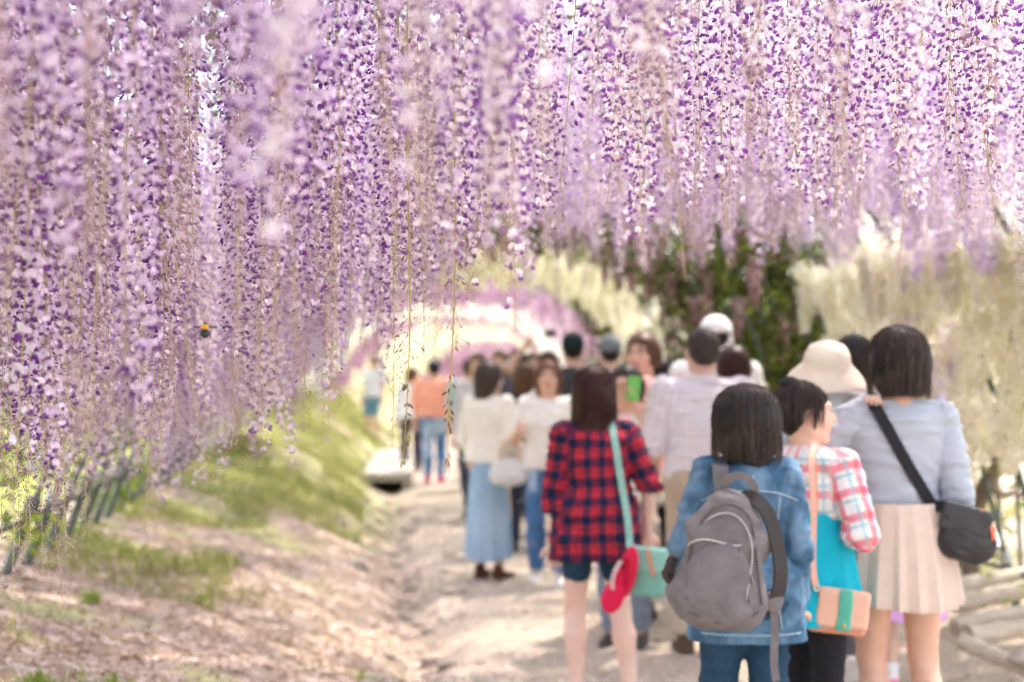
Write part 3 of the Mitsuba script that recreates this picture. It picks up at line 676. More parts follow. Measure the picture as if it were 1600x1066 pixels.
class Person:
    """Joints in the figure's own frame: x to its right, y the way it faces, z up, metres."""
    def __init__(s, label, x, y, yaw, H=1.6, male=False, seed=0, res=0.012, z0=None, group=None, sh=None, lean=0.0, twist=0.0,
                 legs=None, arms=None, head=(0, 0), skin=SKIN, width=1.0):
        s.key = new_thing('person', label, 'person', group)
        s.M = Rz(yaw); s.o = np.array([x, y, float(ground_z(x, y)) if z0 is None else z0]); s.H = H; s.s = H / 1.6; s.seed = seed; s.res = res
        k = s.s; s.male = male; s.skin = np.asarray(skin); s.w = width * (1.0 if not male else 1.06)
        shx = (0.158 if not male else 0.19) * width
        L = lambda *a: np.array(a, float) * k
        tilt = Rx(-lean)
        hipz = L(0, 0, 0.86)
        up = lambda p: hipz + tilt @ (p - hipz)
        s.up = up
        s.J = J = {}
        J['neck0'], J['neck1'] = up(L(0, -0.012, 1.30)), up(L(0, 0.006, 1.40))
        s.hc = up(L(0, 0.012, 1.478)); s.HR = tilt @ Rz(head[0]) @ Rx(head[1])
        for sd, nm in ((-1, 'L'), (1, 'R')):
            J['sh' + nm] = up(L(sd * shx, -0.01, 1.285))
            J['hip' + nm] = L(sd * 0.082 * width, 0, 0.84)
            leg = (legs or {}).get(nm, (0.0, 0.0, 0.0))
            J['an' + nm] = L(sd * (0.085 * width) + leg[0], leg[1], 0.075 + leg[2])
            J['kn' + nm] = ik(J['hip' + nm], J['an' + nm], 0.395 * k, 0.385 * k, np.array([sd * 0.08, 1.0, 0.0]))
            s.toe = getattr(s, 'toe', {}); s.toe[nm] = leg[3] if len(leg) > 3 else -8
            arm = (arms or {}).get(nm, ((sd * 0.16, 0.0, -1.0), (sd * 0.06, 0.16, -1.0)))
            if isinstance(arm, dict):   # reach a point of the world
                w = (np.asarray(arm['to'], float) - s.o) @ s.M; a0 = J['sh' + nm]; d_ = w - a0; ln = np.linalg.norm(d_); w = a0 + d_ * min(1, 0.49 * k / ln)
                e_ = ik(a0, w, 0.268 * k, 0.232 * k, np.array(arm.get('pole', (sd * 0.6, -0.3, -1.0)), float))
                arm = (e_ - a0, w - e_, arm.get('hand', w - e_), arm.get('curl', 0.55), arm.get('palm', (0, 1.0, 0.2)))
            J['el' + nm] = J['sh' + nm] + unit(np.array(arm[0], float)) * 0.268 * k
            J['wr' + nm] = J['el' + nm] + unit(np.array(arm[1], float)) * 0.232 * k
            s.hd = getattr(s, 'hd', {}); s.hd[nm] = (unit(np.array(arm[2], float)) if len(arm) > 2 else unit(np.array(arm[1], float)), arm[3] if len(arm) > 3 else 0.55, np.array(arm[4], float) if len(arm) > 4 else np.array([0, 1.0, 0.2]))
    def W(s, v): return np.asarray(v) @ s.M.T + s.o
    def bounds(s):
        P = np.array(list(s.J.values()) + [s.hc]); return P.min(0) - 0.28 * s.s, P.max(0) + 0.28 * s.s
    def torso(s, F, e=0.0, ew=0.0, k=0.05):
        """The trunk, grown by e (and ew at the waist)."""
        q = s.s; up = s.up; w = s.w
        sq = lambda d: ((1, d, 1), np.zeros(3), np.eye(3))
        L = lambda *a: np.array(a, float) * q
        hx = 0.072 * w if not s.male else 0.065 * w
        F.cone(L(-hx, -0.012, 0.865), L(hx, -0.012, 0.865), 0.112 * q + e, k=k * q, sq=((1, 0.84, 1), np.zeros(3), np.eye(3)))
        F.cone(L(0, 0, 0.93), up(L(0, 0.0, 1.1)), (0.122 if not s.male else 0.135) * w * q + e + ew, (0.116 if not s.male else 0.14) * w * q + e + ew, k=k * q, sq=sq(0.74))
        cx = 0.062 * w * (1.2 if s.male else 1.0)
        F.cone(up(L(-cx, -0.004, 1.19)), up(L(cx, -0.004, 1.19)), 0.104 * q + e, k=k * q, sq=sq(0.86))
        sx = s.J['shR'][0] - 0.03 * q
        F.cone(up(L(-1, 0, 0)) * 0 + np.array([-sx, s.J['shL'][1], s.J['shL'][2]]), np.array([sx, s.J['shR'][1], s.J['shR'][2]]), 0.054 * q + e * 0.8, k=k * q)
        F.cone(up(L(0, -0.02, 1.27)), s.J['neck0'] + [0, 0, 0.02 * q], 0.085 * q + e * 0.6, 0.052 * q + e * 0.5, k=0.05 * q)
    def arm(s, F, nm, e=0.0, upto=1.0, k=0.03, flare=0.0):
        q = s.s; a, b, c = s.J['sh' + nm], s.J['el' + nm], s.J['wr' + nm]; m = 1.15 if s.male else 1.0
        F.cone(a, b, 0.050 * q * m + e, 0.039 * q * m + e, k=k * q)
        if upto > 0.5:
            t = (upto - 0.5) * 2
            F.cone(b, b + (c - b) * min(t, 1), 0.039 * q * m + e, (0.039 + (0.0265 - 0.039) * t) * q * m + e + flare, k=0.02 * q)
    def leg(s, F, nm, e=0.0, k=0.03, upto=1.0, loose=0.0):
        q = s.s; a, b, c = s.J['hip' + nm], s.J['kn' + nm], s.J['an' + nm]
        F.cone(a, b, 0.086 * q * s.w + e, 0.050 * q + e + loose * 0.5, k=k * q)
        back = np.array([0, -0.016, 0]) * q; mid = b + (c - b) * 0.3 + back
        if upto > 0.5:
            F.cone(b, mid, 0.046 * q + e + loose * 0.6, 0.055 * q + e + loose * 0.8, k=0.02 * q)
            F.cone(mid, b + (c - b) * 0.72, 0.055 * q + e + loose * 0.8, 0.036 * q + e + loose * 0.9, k=0.015 * q); F.cone(b + (c - b) * 0.7, b + (c - b) * 0.97, 0.036 * q + e + loose * 0.9, 0.033 * q + e + loose, k=0.015 * q)
    def foot_axes(s, nm):
        f = unit(Rx(0) @ np.array([0.12 * (1 if nm == 'R' else -1), 1, math.tan(math.radians(s.toe[nm] + 8))])); return f
    def hand(s, nm, h):
        """Palm, four unequal bent fingers and a thumb from the side of the palm."""
        q = s.s * 0.97; d, curl, palm = s.hd[nm]; w = s.J['wr' + nm]
        palm = unit(palm - (palm @ d) * d); side = np.cross(d, palm) * (1 if nm == 'R' else -1)   # towards the thumb
        pc = w + d * 0.085 * q
        lo = np.minimum(w, pc + d * 0.1 * q) - 0.085 * q; hi = np.maximum(w, pc + d * 0.1 * q) + 0.085 * q
        F = Field(lo, hi, h)
        F.cone(s.J['el' + nm] * 0.3 + w * 0.7, w + d * 0.012 * q, 0.030 * q, 0.0235 * q, k=0.01)
        for t in (-1, -0.33, 0.33, 1):
            F.cone(w + d * 0.012 * q + side * t * 0.013 * q, w + d * 0.082 * q + side * t * 0.028 * q, 0.0155 * q, 0.0125 * q, k=0.012 * q)
        for t, ln in ((1, 0.93), (0.34, 1.03), (-0.32, 0.97), (-0.96, 0.76)):
            p = w + d * 0.084 * q + side * t * 0.029 * q; dr_ = unit(d + side * t * 0.10); r = 0.0092 * q
            for j, seg in enumerate((0.041, 0.026, 0.021)):
                ang = curl * (0.75, 0.95, 0.7)[j]
                dr_ = unit(dr_ * math.cos(ang) + palm * math.sin(ang)); palm2 = palm
                p2 = p + dr_ * seg * ln * q; F.cone(p, p2, r, r * 0.9, k=0.0035 * q); p, r = p2, r * 0.9
                palm = unit(palm2 - (palm2 @ dr_) * dr_) if np.linalg.norm(palm2 - (palm2 @ dr_) * dr_) > 0.2 else -d
            palm = unit(s.hd[nm][2] - (s.hd[nm][2] @ d) * d)
        p = w + d * 0.028 * q + side * 0.026 * q; t1 = unit(d * 0.75 + side * 0.75 + palm * (0.25 + 0.3 * curl)); t2 = unit(d * 0.95 + side * 0.25 + palm * (0.35 + 0.5 * curl))
        F.cone(p, p + t1 * 0.042 * q, 0.0135 * q, 0.0110 * q, k=0.008 * q); F.cone(p + t1 * 0.042 * q, p + t1 * 0.042 * q + t2 * 0.034 * q, 0.0108 * q, 0.0088 * q, k=0.004 * q)
        return F.mesh()
    def headmesh(s, h):
        q = s.s; c, R = s.hc, s.HR; P = lambda *a: c + R @ (np.array(a, float) * q); m = 1.05 if s.male else 1.0
        F = Field(c - 0.17 * q, c + 0.16 * q, h)
        F.ell(P(0, -0.014, 0.028), np.array([0.074, 0.092, 0.083]) * q * m, R, k=0.01)
        F.ell(P(0, 0.018, -0.022), np.array([0.061, 0.070, 0.088]) * q * m, R, k=0.03 * q)
        for sd in (-1, 1):
            F.ell(P(sd * 0.036, 0.052, -0.026), np.array([0.030, 0.030, 0.030]) * q, R, k=0.02 * q)
            F.cone(P(sd * 0.052, 0.004, -0.058), P(sd * 0.016, 0.062, -0.092), 0.020 * q, 0.018 * q, k=0.022 * q)
            F.ell(P(sd * 0.077, -0.010, -0.004), np.array([0.010, 0.021, 0.032]) * q, R @ Rz(sd * -18), k=0.006 * q)
            F.cone(P(sd * 0.012, 0.082, 0.032), P(sd * 0.044, 0.070, 0.034), 0.010 * q, 0.009 * q, k=0.014 * q)
        F.ell(P(0, 0.066, -0.092), np.array([0.020, 0.018, 0.018]) * q, R, k=0.02 * q)
        for sd in (-1, 1): F.ell(P(sd * 0.031, 0.091, 0.012), np.array([0.018, 0.014, 0.011]) * q, R, k=0.012 * q, sub=True)
        F.cone(P(0, 0.084, 0.018), P(0, 0.101, -0.020), 0.0075 * q, 0.0115 * q, k=0.012 * q)
        for sd in (-1, 1): F.ell(P(sd * 0.011, 0.092, -0.024), np.array([0.008, 0.009, 0.007]) * q, R, k=0.007 * q)
        F.ell(P(0, 0.083, -0.050), np.array([0.023, 0.010, 0.007]) * q, R, k=0.008 * q); F.ell(P(0, 0.082, -0.060), np.array([0.019, 0.010, 0.007]) * q, R, k=0.008 * q)
        F.cone(s.J['neck1'] * 0.4 + s.J['neck0'] * 0.6, P(0, -0.02, -0.05), 0.051 * q * m, 0.052 * q * m, k=0.025 * q)
        return F.mesh()
    def body(s, fine=None, hands='LR', bare=True):
        lo, hi = s.bounds(); q = s.s; h = s.res; fine = fine or max(0.0042, h * 0.42)
        F = Field(lo, hi, h); s.torso(F)
        for nm in 'LR':
            s.arm(F, nm); s.leg(F, nm)
            a = s.J['an' + nm]; f = s.foot_axes(nm)
            F.cone(a, a - np.array([0, 0.02, 0.03]) * q, 0.034 * q, 0.032 * q, k=0.02 * q); F.cone(a - np.array([0, 0.01, 0.035]) * q, a + f * 0.13 * q - np.array([0, 0, 0.05]) * q, 0.032 * q, 0.022 * q, k=0.02 * q)
        F.cone(s.J['neck0'], s.J['neck1'], 0.052 * q, 0.049 * q, k=0.03 * q)
        pieces = [F.mesh(), s.headmesh(fine)] + [s.hand(nm, fine * 0.85) for nm in hands]
        vf = thin(join(*pieces), 0.0006 if h < 0.012 else 0.0012)
        v = vf[0]; rr = nfbm(v * 22, 3, s.seed)
        r2 = nfbm(v * [9, 9, 6], 3, s.seed + 1)[:, None]; c = s.skin * (0.90 + 0.20 * rr)[:, None] * (np.array([1.04, 0.93, 0.90]) * r2 + np.array([1.0, 1.04, 1.05]) * (1 - r2))
        part(s.key, 'body', (s.W(v), vf[1]), 'skin', smooth=True, color=c)
    def face(s):
        q = s.s; P = lambda *a: s.W(s.hc + s.HR @ (np.array(a, float) * q))
        ball = trimesh.creation.icosphere(2, 0.0125 * q)
        for sd in (-1, 1):
            v = ball.vertices @ (s.M @ s.HR).T + P(sd * 0.031, 0.0735, 0.012)
            loc = ball.vertices[:, 1] / (0.0125 * q)
            col = np.where((loc > 0.955)[:, None], [0.015, 0.012, 0.01], np.where((loc > 0.80)[:, None], [0.05, 0.03, 0.02], [0.70, 0.68, 0.66]))
            part(s.key, 'eye', (v, ball.faces), 'gloss', smooth=True, color=col)
            lid = np.array([P(sd * (0.031 + 0.017 * t), 0.0865 - 0.008 * t * t, 0.0185 - 0.004 * t * t) for t in np.linspace(-1, 1, 7)])
            b = np.array([P(sd * (0.030 + 0.020 * t), 0.0915 - 0.009 * (t * 0.5 + 0.5)**2, 0.034 + 0.004 * (1 - t * t)) for t in np.linspace(-1, 1, 7)])
            m = MB().add(*tube(b, 0.0028 * q, 5), c=(0.05, 0.035, 0.03)).add(*tube(lid, 0.0016 * q, 5), c=(0.03, 0.02, 0.02))
            m.put(s.key, 'eyebrow', 'hair', True)
        m = MB()
        for dz, w, r in ((-0.0505, 0.021, 0.0042), (-0.0585, 0.018, 0.0050)):
            pts_ = np.array([P(w * t, 0.0915 - 0.007 * t * t, dz + 0.003 * abs(t)) for t in np.linspace(-1, 1, 9)])
            m.add(*tube(pts_, r * q * np.array([0.3, 0.7, 0.95, 1, 0.95, 1, 0.95, 0.7, 0.3]), 6), c=(0.52, 0.16, 0.15))
        m.put(s.key, 'lips', 'skin', True)
    # ---- clothes
    def uvs(s, v, sleeves=True):
        """Cloth coordinates in metres: round the trunk (seam in front), along the sleeves."""
        th = np.arctan2(v[:, 0], -(v[:, 1])); uv = np.stack([th * 0.155 * s.s, v[:, 2]], -1)
        if sleeves:
            for nm in 'LR':
                a, b, c = s.J['sh' + nm], s.J['el' + nm], s.J['wr' + nm]; sd = 1 if nm == 'R' else -1
                for p, q_, base in ((a, b, 0.0), (b, c, 0.26)):
                    ax = unit(q_ - p); t = (v - p) @ ax; ln = np.linalg.norm(q_ - p); r = v - p - t[:, None] * ax; dist = np.linalg.norm(r, axis=1)
                    sel = (dist < 0.085 * s.s) & (t > -0.01) & (t < ln + 0.05) & (v[:, 0] * sd > abs(s.J['shR'][0]) * 0.93)
                    e1 = unit(np.cross(ax, [0, 1.0, 0.01])); e2 = np.cross(ax, e1)
                    ang = np.arctan2(r @ e2, r @ e1)
                    uv[sel] = np.stack([ang * 0.055 * s.s, t + base], -1)[sel]
        return uv
    def put(s, name, vf, col, uv=False, smooth=True, label=None, mat='cloth', var=0.12, tint=None):
        v, f = vf
        s.garm = getattr(s, 'garm', {}); s.garm[name] = v
        if isinstance(col, str):
            return part(s.key, name, (s.W(v), f), SPECIAL[col], smooth, uv=s.uvs(v) if uv else None, label=label)
        c = np.asarray(col)[None] * (1 - var / 2 + var * nfbm(v * 30, 3, s.seed + 5))[:, None] if tint is None else tint(v)
        return part(s.key, name, (s.W(v), f), mat, smooth, color=np.clip(c, 0, 1), label=label)
    def top(s, col, e=0.014, ew=0.012, sleeve=1.0, hem=0.80, flare=0.0, folds=0.006, neck=1.335, name='shirt', h=None, sl_e=None, uv=False, cuff=0.0, label=None, fz=16.0, extra=None):
        q = s.s; h = h or s.res * 0.9; lo, hi = s.bounds(); F = Field(lo * [1, 1, 0] + [0, 0, (hem - 0.05) * q], hi * [1, 1, 0] + [0, 0, 1.46 * q] if s.J['elR'][2] < 1.4 * q and s.J['elL'][2] < 1.4 * q else hi, h)
        s.torso(F, e, ew)
        if hem < 0.86:
            F.cone(np.array([-0.06, -0.01, 0.9]) * q, np.array([-0.07, -0.012, hem - 0.02]) * q, 0.118 * q + e, 0.112 * q + e + flare, k=0.06, sq=((1, 0.84, 1), np.zeros(3), np.eye(3)))
            F.cone(np.array([0.06, -0.01, 0.9]) * q, np.array([0.07, -0.012, hem - 0.02]) * q, 0.118 * q + e, 0.112 * q + e + flare, k=0.06, sq=((1, 0.84, 1), np.zeros(3), np.eye(3)))
        if extra: extra(F)
        if folds: F.rough(fold_noise(s.seed, fz=fz), folds)
        F.cut([0, 0, hem * q], [0, 0.0, -1]); F.cut(s.up(np.array([0, 0, neck]) * q), [0, 0.25, 1])
        if isinstance(sleeve, dict) or sleeve > 0:
            G = Field(lo, hi, h)
            for nm in 'LR':
                sl = sleeve[nm] if isinstance(sleeve, dict) else sleeve
                if sl <= 0: continue
                s.arm(G, nm, e if sl_e is None else sl_e, upto=min(sl, 1.0), flare=cuff)
                if sl < 0.5:
                    a, b = s.J['sh' + nm], s.J['el' + nm]
            if folds: G.rough(fold_noise(s.seed + 9, 12, 22), folds * 0.9)
            for nm in 'LR':
                sl = sleeve[nm] if isinstance(sleeve, dict) else sleeve
                a, b, c = s.J['sh' + nm], s.J['el' + nm], s.J['wr' + nm]
                if 0 < sl:
                    p = a + (b - a) * min(sl * 2, 1) if sl <= 0.5 else b + (c - b) * (sl - 0.5) * 2; n_ = unit(b - a) if sl <= 0.5 else unit(c - b)
                    # cut only near this arm's end
                    G.clip_near(p, n_, 0.13 * q)
            vf = join(F.mesh(), G.mesh())
        else: vf = F.mesh()
        vf = thin(vf, 0.0006 if s.res < 0.012 else 0.0012)
        return s.put(name, vf, col, uv=uv, label=label)
    def trousers(s, col, e=0.010, loose=0.012, waist=0.93, upto=1.0, end=0.06, folds=0.005, name='trousers', label=None):
        q = s.s; lo, hi = s.bounds(); F = Field(lo, [hi[0], hi[1], (waist + 0.05) * q], s.res * 0.9)
        L = lambda *a: np.array(a, float) * q
        F.cone(L(-0.07 * s.w, -0.012, 0.865), L(0.07 * s.w, -0.012, 0.865), 0.112 * q + e, k=0.03 * q, sq=((1, 0.86, 1), np.zeros(3), np.eye(3)))
        F.cone(L(0, 0, 0.9), L(0, 0, waist), 0.125 * s.w * q + e, k=0.03 * q, sq=((1, 0.76, 1), np.zeros(3), np.eye(3)))
        for sd in (-1, 1): F.ell(L(sd * 0.062, -0.065, 0.84), L(0.078, 0.066, 0.085) + e, k=0.03 * q)
        for nm in 'LR': s.leg(F, nm, e, upto=upto, loose=loose)
        if folds: F.rough(fold_noise(s.seed + 21, 8, 14), folds)
        F.cut([0, 0, waist * q], [0, 0, 1])
        for nm in 'LR':
            b, c = s.J['kn' + nm], s.J['an' + nm]; hp = s.J['hip' + nm]
            p = (b + (c - b) * (1 - end) if upto > 0.5 else hp + (b - hp) * upto * 2); n_ = unit(c - b if upto > 0.5 else b - hp)
            F.clip_near(p, n_, (0.17 if upto > 0.5 else 0.5) * q, 1 if nm == 'R' else -1)
        return s.put(name, thin(F.mesh(), 0.0006 if s.res < 0.012 else 0.0012), col, label=label)
    def skirt(s, col, z0, z1, r0=0.13, r1=0.2, pleats=18, depth=0.10, n=216, m=22, squash=0.82, waves=0.0, name='skirt', label=None):
        q = s.s; th = np.linspace(0, 2 * np.pi, n, endpoint=False); t = np.linspace(0, 1, m); r_ = R0(s.seed)
        T_, A = np.meshgrid(t, th, indexing='ij')
        ph = np.cumsum(np.clip(1 + 0.35 * r_.normal(size=pleats), 0.4, 2)); ph = ph / ph[-1]
        w = np.interp(th / (2 * np.pi), np.concatenate([[0], ph]), np.arange(pleats + 1))
        fold = (np.abs((w % 1.0) - 0.5) * 2) ** 0.7
        R_ = (r0 + (r1 - r0) * T_ ** 0.85) * (1 - depth * (0.15 + 0.85 * T_) * fold[None] + waves * T_ * np.sin(3 * A + s.seed))
        hem = z1 + 0.012 * np.sin(2 * A + 1.0) * T_
        z = (z0 + (hem - z0) * T_)
        out = np.stack([R_ * np.cos(A), R_ * squash * np.sin(A) - 0.012 * q, z], -1).reshape(-1, 3)
        inn = np.stack([(R_ - 0.004) * np.cos(A), (R_ - 0.004) * squash * np.sin(A) - 0.012 * q, z], -1).reshape(-1, 3)
        f = []
        i, j = np.meshgrid(np.arange(m - 1), np.arange(n), indexing='ij')
        a, b = i * n + j, i * n + (j + 1) % n
        fo = np.stack([a, a + n, b + n, b], -1).reshape(-1, 4); k = m * n; fi = fo[:, ::-1] + k
        jj = np.arange(n); last = (m - 1) * n
        rim = np.stack([last + jj, last + jj + k, last + (jj + 1) % n + k, last + (jj + 1) % n], -1)
        return s.put(name, (np.vstack([out, inn]), np.vstack([fo, fi, rim])[:, [0, 1, 2, 0, 2, 3]].reshape(-1, 3)), col, label=label)
    def shoes(s, col, sole=(0.6, 0.58, 0.55), high=0.0, name='shoe'):
        q = s.s
        for nm in 'LR':
            a = s.J['an' + nm]; f = s.foot_axes(nm); lo = a - 0.2 * q; hi = a + 0.24 * q; F = Field(lo, hi, max(0.007, s.res * 0.7))
            g = a + np.array([0, -0.025, -0.05]) * q
            F.cone(g, g + f * 0.09 * q, 0.036 * q, 0.037 * q, k=0.02 * q); F.cone(g + f * 0.08 * q, g + f * 0.185 * q - np.array([0, 0, 0.004]) * q, 0.038 * q, 0.026 * q, k=0.02 * q)
            F.cone(a + np.array([0, -0.012, -0.045]) * q, a + np.array([0, -0.006, 0.005 + high]) * q, 0.038 * q, 0.042 * q, k=0.02 * q)
            up_ = unit(np.cross(np.cross(f, [0, 0, 1.0]), f))
            F.cut(g - up_ * 0.022 * q, -up_)
            s.put(name, F.mesh(), col, mat='cloth')
            S = Field(lo, hi, max(0.007, s.res * 0.7))
            S.cone(g - up_ * 0.02 * q, g + f * 0.1 * q - up_ * 0.02 * q, 0.038 * q, 0.040 * q, k=0.01); S.cone(g + f * 0.08 * q - up_ * 0.02 * q, g + f * 0.187 * q - up_ * 0.022 * q, 0.040 * q, 0.028 * q, k=0.01)
            S.cut(g - up_ * 0.018 * q, up_); S.cut(g - up_ * 0.036 * q, -up_)
            s.put('sole', S.mesh(), sole, mat='cloth')
    # ---- hair
    def hairdo(s, kind, col=(0.010, 0.007, 0.006), sheen=(0.04, 0.028, 0.024), h=None, length=0.0, name='hair', groove=0.0055, wide=1.0, locks=(), zcut=None):
        q = s.s; c, R = s.hc, s.HR; P = lambda *a: c + R @ (np.array(a, float) * q); V = lambda *a: np.array(a, float) * q
        h = h or max(0.005, s.res * 0.5)
        ext = 0.18 + max(length, 0) + (0.2 if kind == 'long' else 0.08)
        F = Field(c - np.array([0.2, 0.22, ext]) * q, c + np.array([0.2, 0.2, 0.22]) * q, h); w = wide
        if kind in ('bob', 'long', 'mid'):
            F.ell(P(0, -0.022, 0.036), V(0.091 * w, 0.108, 0.092), R, k=0.01)
            drop = {'bob': 0.105, 'mid': 0.16, 'long': 0.30}[kind] + length
            zl = -drop
            F.ell(P(0, -0.030, -0.020), V(0.097 * w, 0.090, 0.120), R, k=0.045 * q)
            F.cone(P(0, -0.045, -0.03), P(0, -0.050, zl + 0.02), 0.088 * q * w, (0.066 if kind == 'bob' else 0.084) * q * w, k=0.05 * q, sq=((1, 0.72, 1), P(0, -0.045, 0), R))
            for lk in locks: F.cone(P(*lk[0]), P(*lk[1]), lk[2] * q, lk[3] * q, k=0.03 * q)
            # face opening
            F.ell(P(0, 0.112, -0.042), V(0.066, 0.096, 0.110), R, k=0.010 * q, sub=True)
            F.ell(P(0, 0.045, -0.155), V(0.058, 0.06, 0.10), R, k=0.02 * q, sub=True)
        elif kind == 'short':
            F.ell(P(0, -0.020, 0.036), V(0.084 * w, 0.100, 0.086), R, k=0.01); F.ell(P(0, -0.055, -0.012), V(0.069 * w, 0.056, 0.066), R, k=0.03 * q)
            F.ell(P(0, 0.115, -0.030), V(0.13, 0.092, 0.088), R, k=0.012 * q, sub=True)
            for sd in (-1, 1): F.ell(P(sd * 0.084, 0.0, -0.018), V(0.018, 0.030, 0.036), R, k=0.008 * q, sub=True)
        elif kind == 'bun':
            F.ell(P(0, -0.020, 0.034), V(0.085, 0.101, 0.090), R, k=0.01); F.ell(P(0, -0.060, -0.02), V(0.068, 0.05, 0.068), R, k=0.03 * q)
            F.ell(P(0.0, -0.072, 0.112), V(0.040, 0.040, 0.030), R, k=0.012 * q)
            F.ell(P(0, 0.118, -0.040), V(0.14, 0.108, 0.098), R, k=0.012 * q, sub=True)
            F.cone(P(-0.066, 0.030, 0.04), P(-0.074, 0.016, -0.055), 0.010 * q, 0.005 * q, k=0.01); F.cone(P(0.066, 0.030, 0.04), P(0.074, 0.016, -0.055), 0.010 * q, 0.005 * q, k=0.01)
        iM = np.linalg.inv(R)
        def gro(Q):
            l = (Q - c) @ iM.T / q; a = np.arctan2(l[:, 0], -l[:, 1] + 0.001); rr = np.hypot(l[:, 0], l[:, 1])
            top_ = np.clip((l[:, 2] - 0.06) / 0.06, 0, 1)
            b_ = a * (1 - top_) + top_ * l[:, 0] * 11
            return 0.6 * nfbm(np.stack([b_ * 13, l[:, 2] * 5 + rr * 6, rr * 8], -1), 3, s.seed + 2) + 0.4 * nfbm(np.stack([b_ * 4, l[:, 2] * 9 + b_ * 2, rr * 5], -1), 2, s.seed + 6)
        F.rough(gro, groove * q)
        if kind in ('bob', 'mid', 'long'):
            def ragged(Q): return nnoise(np.stack([np.arctan2(Q[:, 0] - c[0], Q[:, 1] - c[1]) * 16, Q[:, 2] * 2, Q[:, 0] * 0], -1), s.seed)
            zc = c[2] - (({'bob': 0.105, 'mid': 0.16, 'long': 0.30}[kind] + length) if zcut is None else zcut) * q
            I = F.pts(); cutz = zc - I[..., 2] + 0.022 * nfbm(np.stack([I[..., 0] * 60, I[..., 1] * 60, 0 * I[..., 0]], -1), 2, s.seed + 4)
            F.d = np.maximum(F.d, cutz.astype(np.float32))
        vf = thin(F.mesh(), 0.0004 if s.res < 0.012 else 0.001)
        n1 = gro(vf[0])
        cc = np.array(col)[None] * (0.7 + 0.6 * n1)[:, None] + np.array(sheen)[None] * (np.clip(n1 - 0.5, 0, 1)[:, None] * 0.8)
        return part(s.key, name, (s.W(vf[0]), vf[1]), 'hair', True, color=cc)
    def strands(s, n=240, z=(-0.10, 0.06), col=(0.05, 0.036, 0.031), w=1.0, back=True):
        """Loose locks that lie over the hair."""
        q = s.s; r = R0(s.seed + 77); m = MB(); c, R = s.hc, s.HR
        for i in range(n):
            a = r.uniform(-2.3, 2.3); t = np.linspace(0, 1, 7); z1 = r.uniform(z[0] - 0.012, z[0] + 0.06)
            el = (1.35 - 1.35 * t)
            up_ = np.maximum(np.sin(el), 0); rad = np.cos(el * 0.98)
            ztop = 0.036 + 0.095 * up_
            zz = np.where(t < 0.45, ztop, ztop)
            zs = 0.036 + 0.0945 * np.sin(np.clip(1.45 - 2.6 * t, 0, 1.45)); k2 = np.clip((t - 0.55) / 0.45, 0, 1); zs = zs * (1 - k2) + (z1) * k2
            rr = np.cos(np.clip(1.45 - 2.6 * t, 0, 1.45)); aa = a + 0.05 * np.sin(4 * t + i)
            bx, by = 0.0935 * w + 0.006 * k2 + 0.009 * r.random()**4, 0.1095 - 0.004 * k2 + 0.009 * r.random()**4
            p = np.stack([rr * bx * np.sin(aa), -0.022 - rr * by * np.cos(aa), zs], -1)
            m.add(*tube(s.W(c + (p * q) @ R.T), 0.0015 * q * r.uniform(0.6, 1.3) * np.array([0.5, 0.9, 1, 1, 1, 0.9, 0.3]), 3, cap=False), c=np.array(col) * r.uniform(0.5, 1.9))
        m.put(s.key, 'loose_hair', 'hair', True, kind='stuff')

    def back(s, name, x, z, front=False):
        """The depth of a garment's back (or front) surface at x, z in the figure's frame."""
        v = s.garm[name]; d = (v[:, 0] - x)**2 + (v[:, 2] - z)**2; n = np.argsort(d)[:14]
        y = v[n, 1]; return y.max() if front else y.min()
    def lay(s, name, pts, lift=0.003, front=False, n=20):
        """Points (x, z) laid on a garment's back, in the figure's frame."""
        c = curve([(a, 0, b) for a, b in pts], n); y = np.array([s.back(name, a, b, front) for a, _, b in c])
        k = np.ones(5) / 5; y = np.convolve(np.pad(y, 2, mode='edge'), k, 'valid')
        return np.stack([c[:, 0], y + (lift if front else -lift), c[:, 2]], -1)
    def headgear(s, kind, col, label=None):
        q = s.s; c, R = s.hc, s.HR; P = lambda *a: c + R @ (np.array(a, float) * q); V = lambda *a: np.array(a, float) * q
        F = Field(c - 0.26 * q, c + 0.24 * q, max(0.006, s.res * 0.55))
        if kind == 'beanie':
            F.ell(P(0, -0.018, 0.042), V(0.092, 0.108, 0.100), R, k=0.0); F.cut(P(0, 0, 0.012), R @ np.array([0, 0.1, -1.0])); F.rough(lambda Q: nfbm(Q * 60, 2, s.seed), 0.003)
            name = 'beanie'
        elif kind == 'cap':
            F.ell(P(0, -0.016, 0.042), V(0.090, 0.106, 0.092), R, k=0.0); F.cut(P(0, 0, 0.030), R @ np.array([0, 0, -1.0]))
            G = P(0, 0.10, 0.034); F.ell(G, V(0.070, 0.075, 0.010), R @ Rx(-12), k=0.006 * q); name = 'cap'
        else:
            prof = np.array([(0.0, 0.128), (0.05, 0.126), (0.082, 0.112), (0.098, 0.080), (0.104, 0.045), (0.108, 0.026), (0.124, 0.008), (0.148, -0.018), (0.172, -0.048), (0.176, -0.052), (0.170, -0.050), (0.146, -0.023), (0.120, 0.002), (0.100, 0.020), (0.094, 0.07), (0.05, 0.115), (0.0, 0.118)])
            n_ = 48; th = np.linspace(0, 2 * np.pi, n_, endpoint=False); m = len(prof)
            wv = np.clip((prof[:, 0] - 0.11) / 0.06, 0, 1)[:, None] * (0.016 * np.sin(2 * th + 0.5) + 0.009 * np.sin(5 * th + s.seed))[None]
            rr = prof[:, :1] * (1 + 0.03 * np.sin(3 * th + 1)[None])
            vv = np.stack([rr * np.cos(th), rr * 1.06 * np.sin(th) - 0.012, prof[:, 1:2] + wv + 0 * th[None]], -1).reshape(-1, 3)
            vv = vv + 0.006 * (nfbm(vv * 40, 2, s.seed)[:, None] - 0.5)
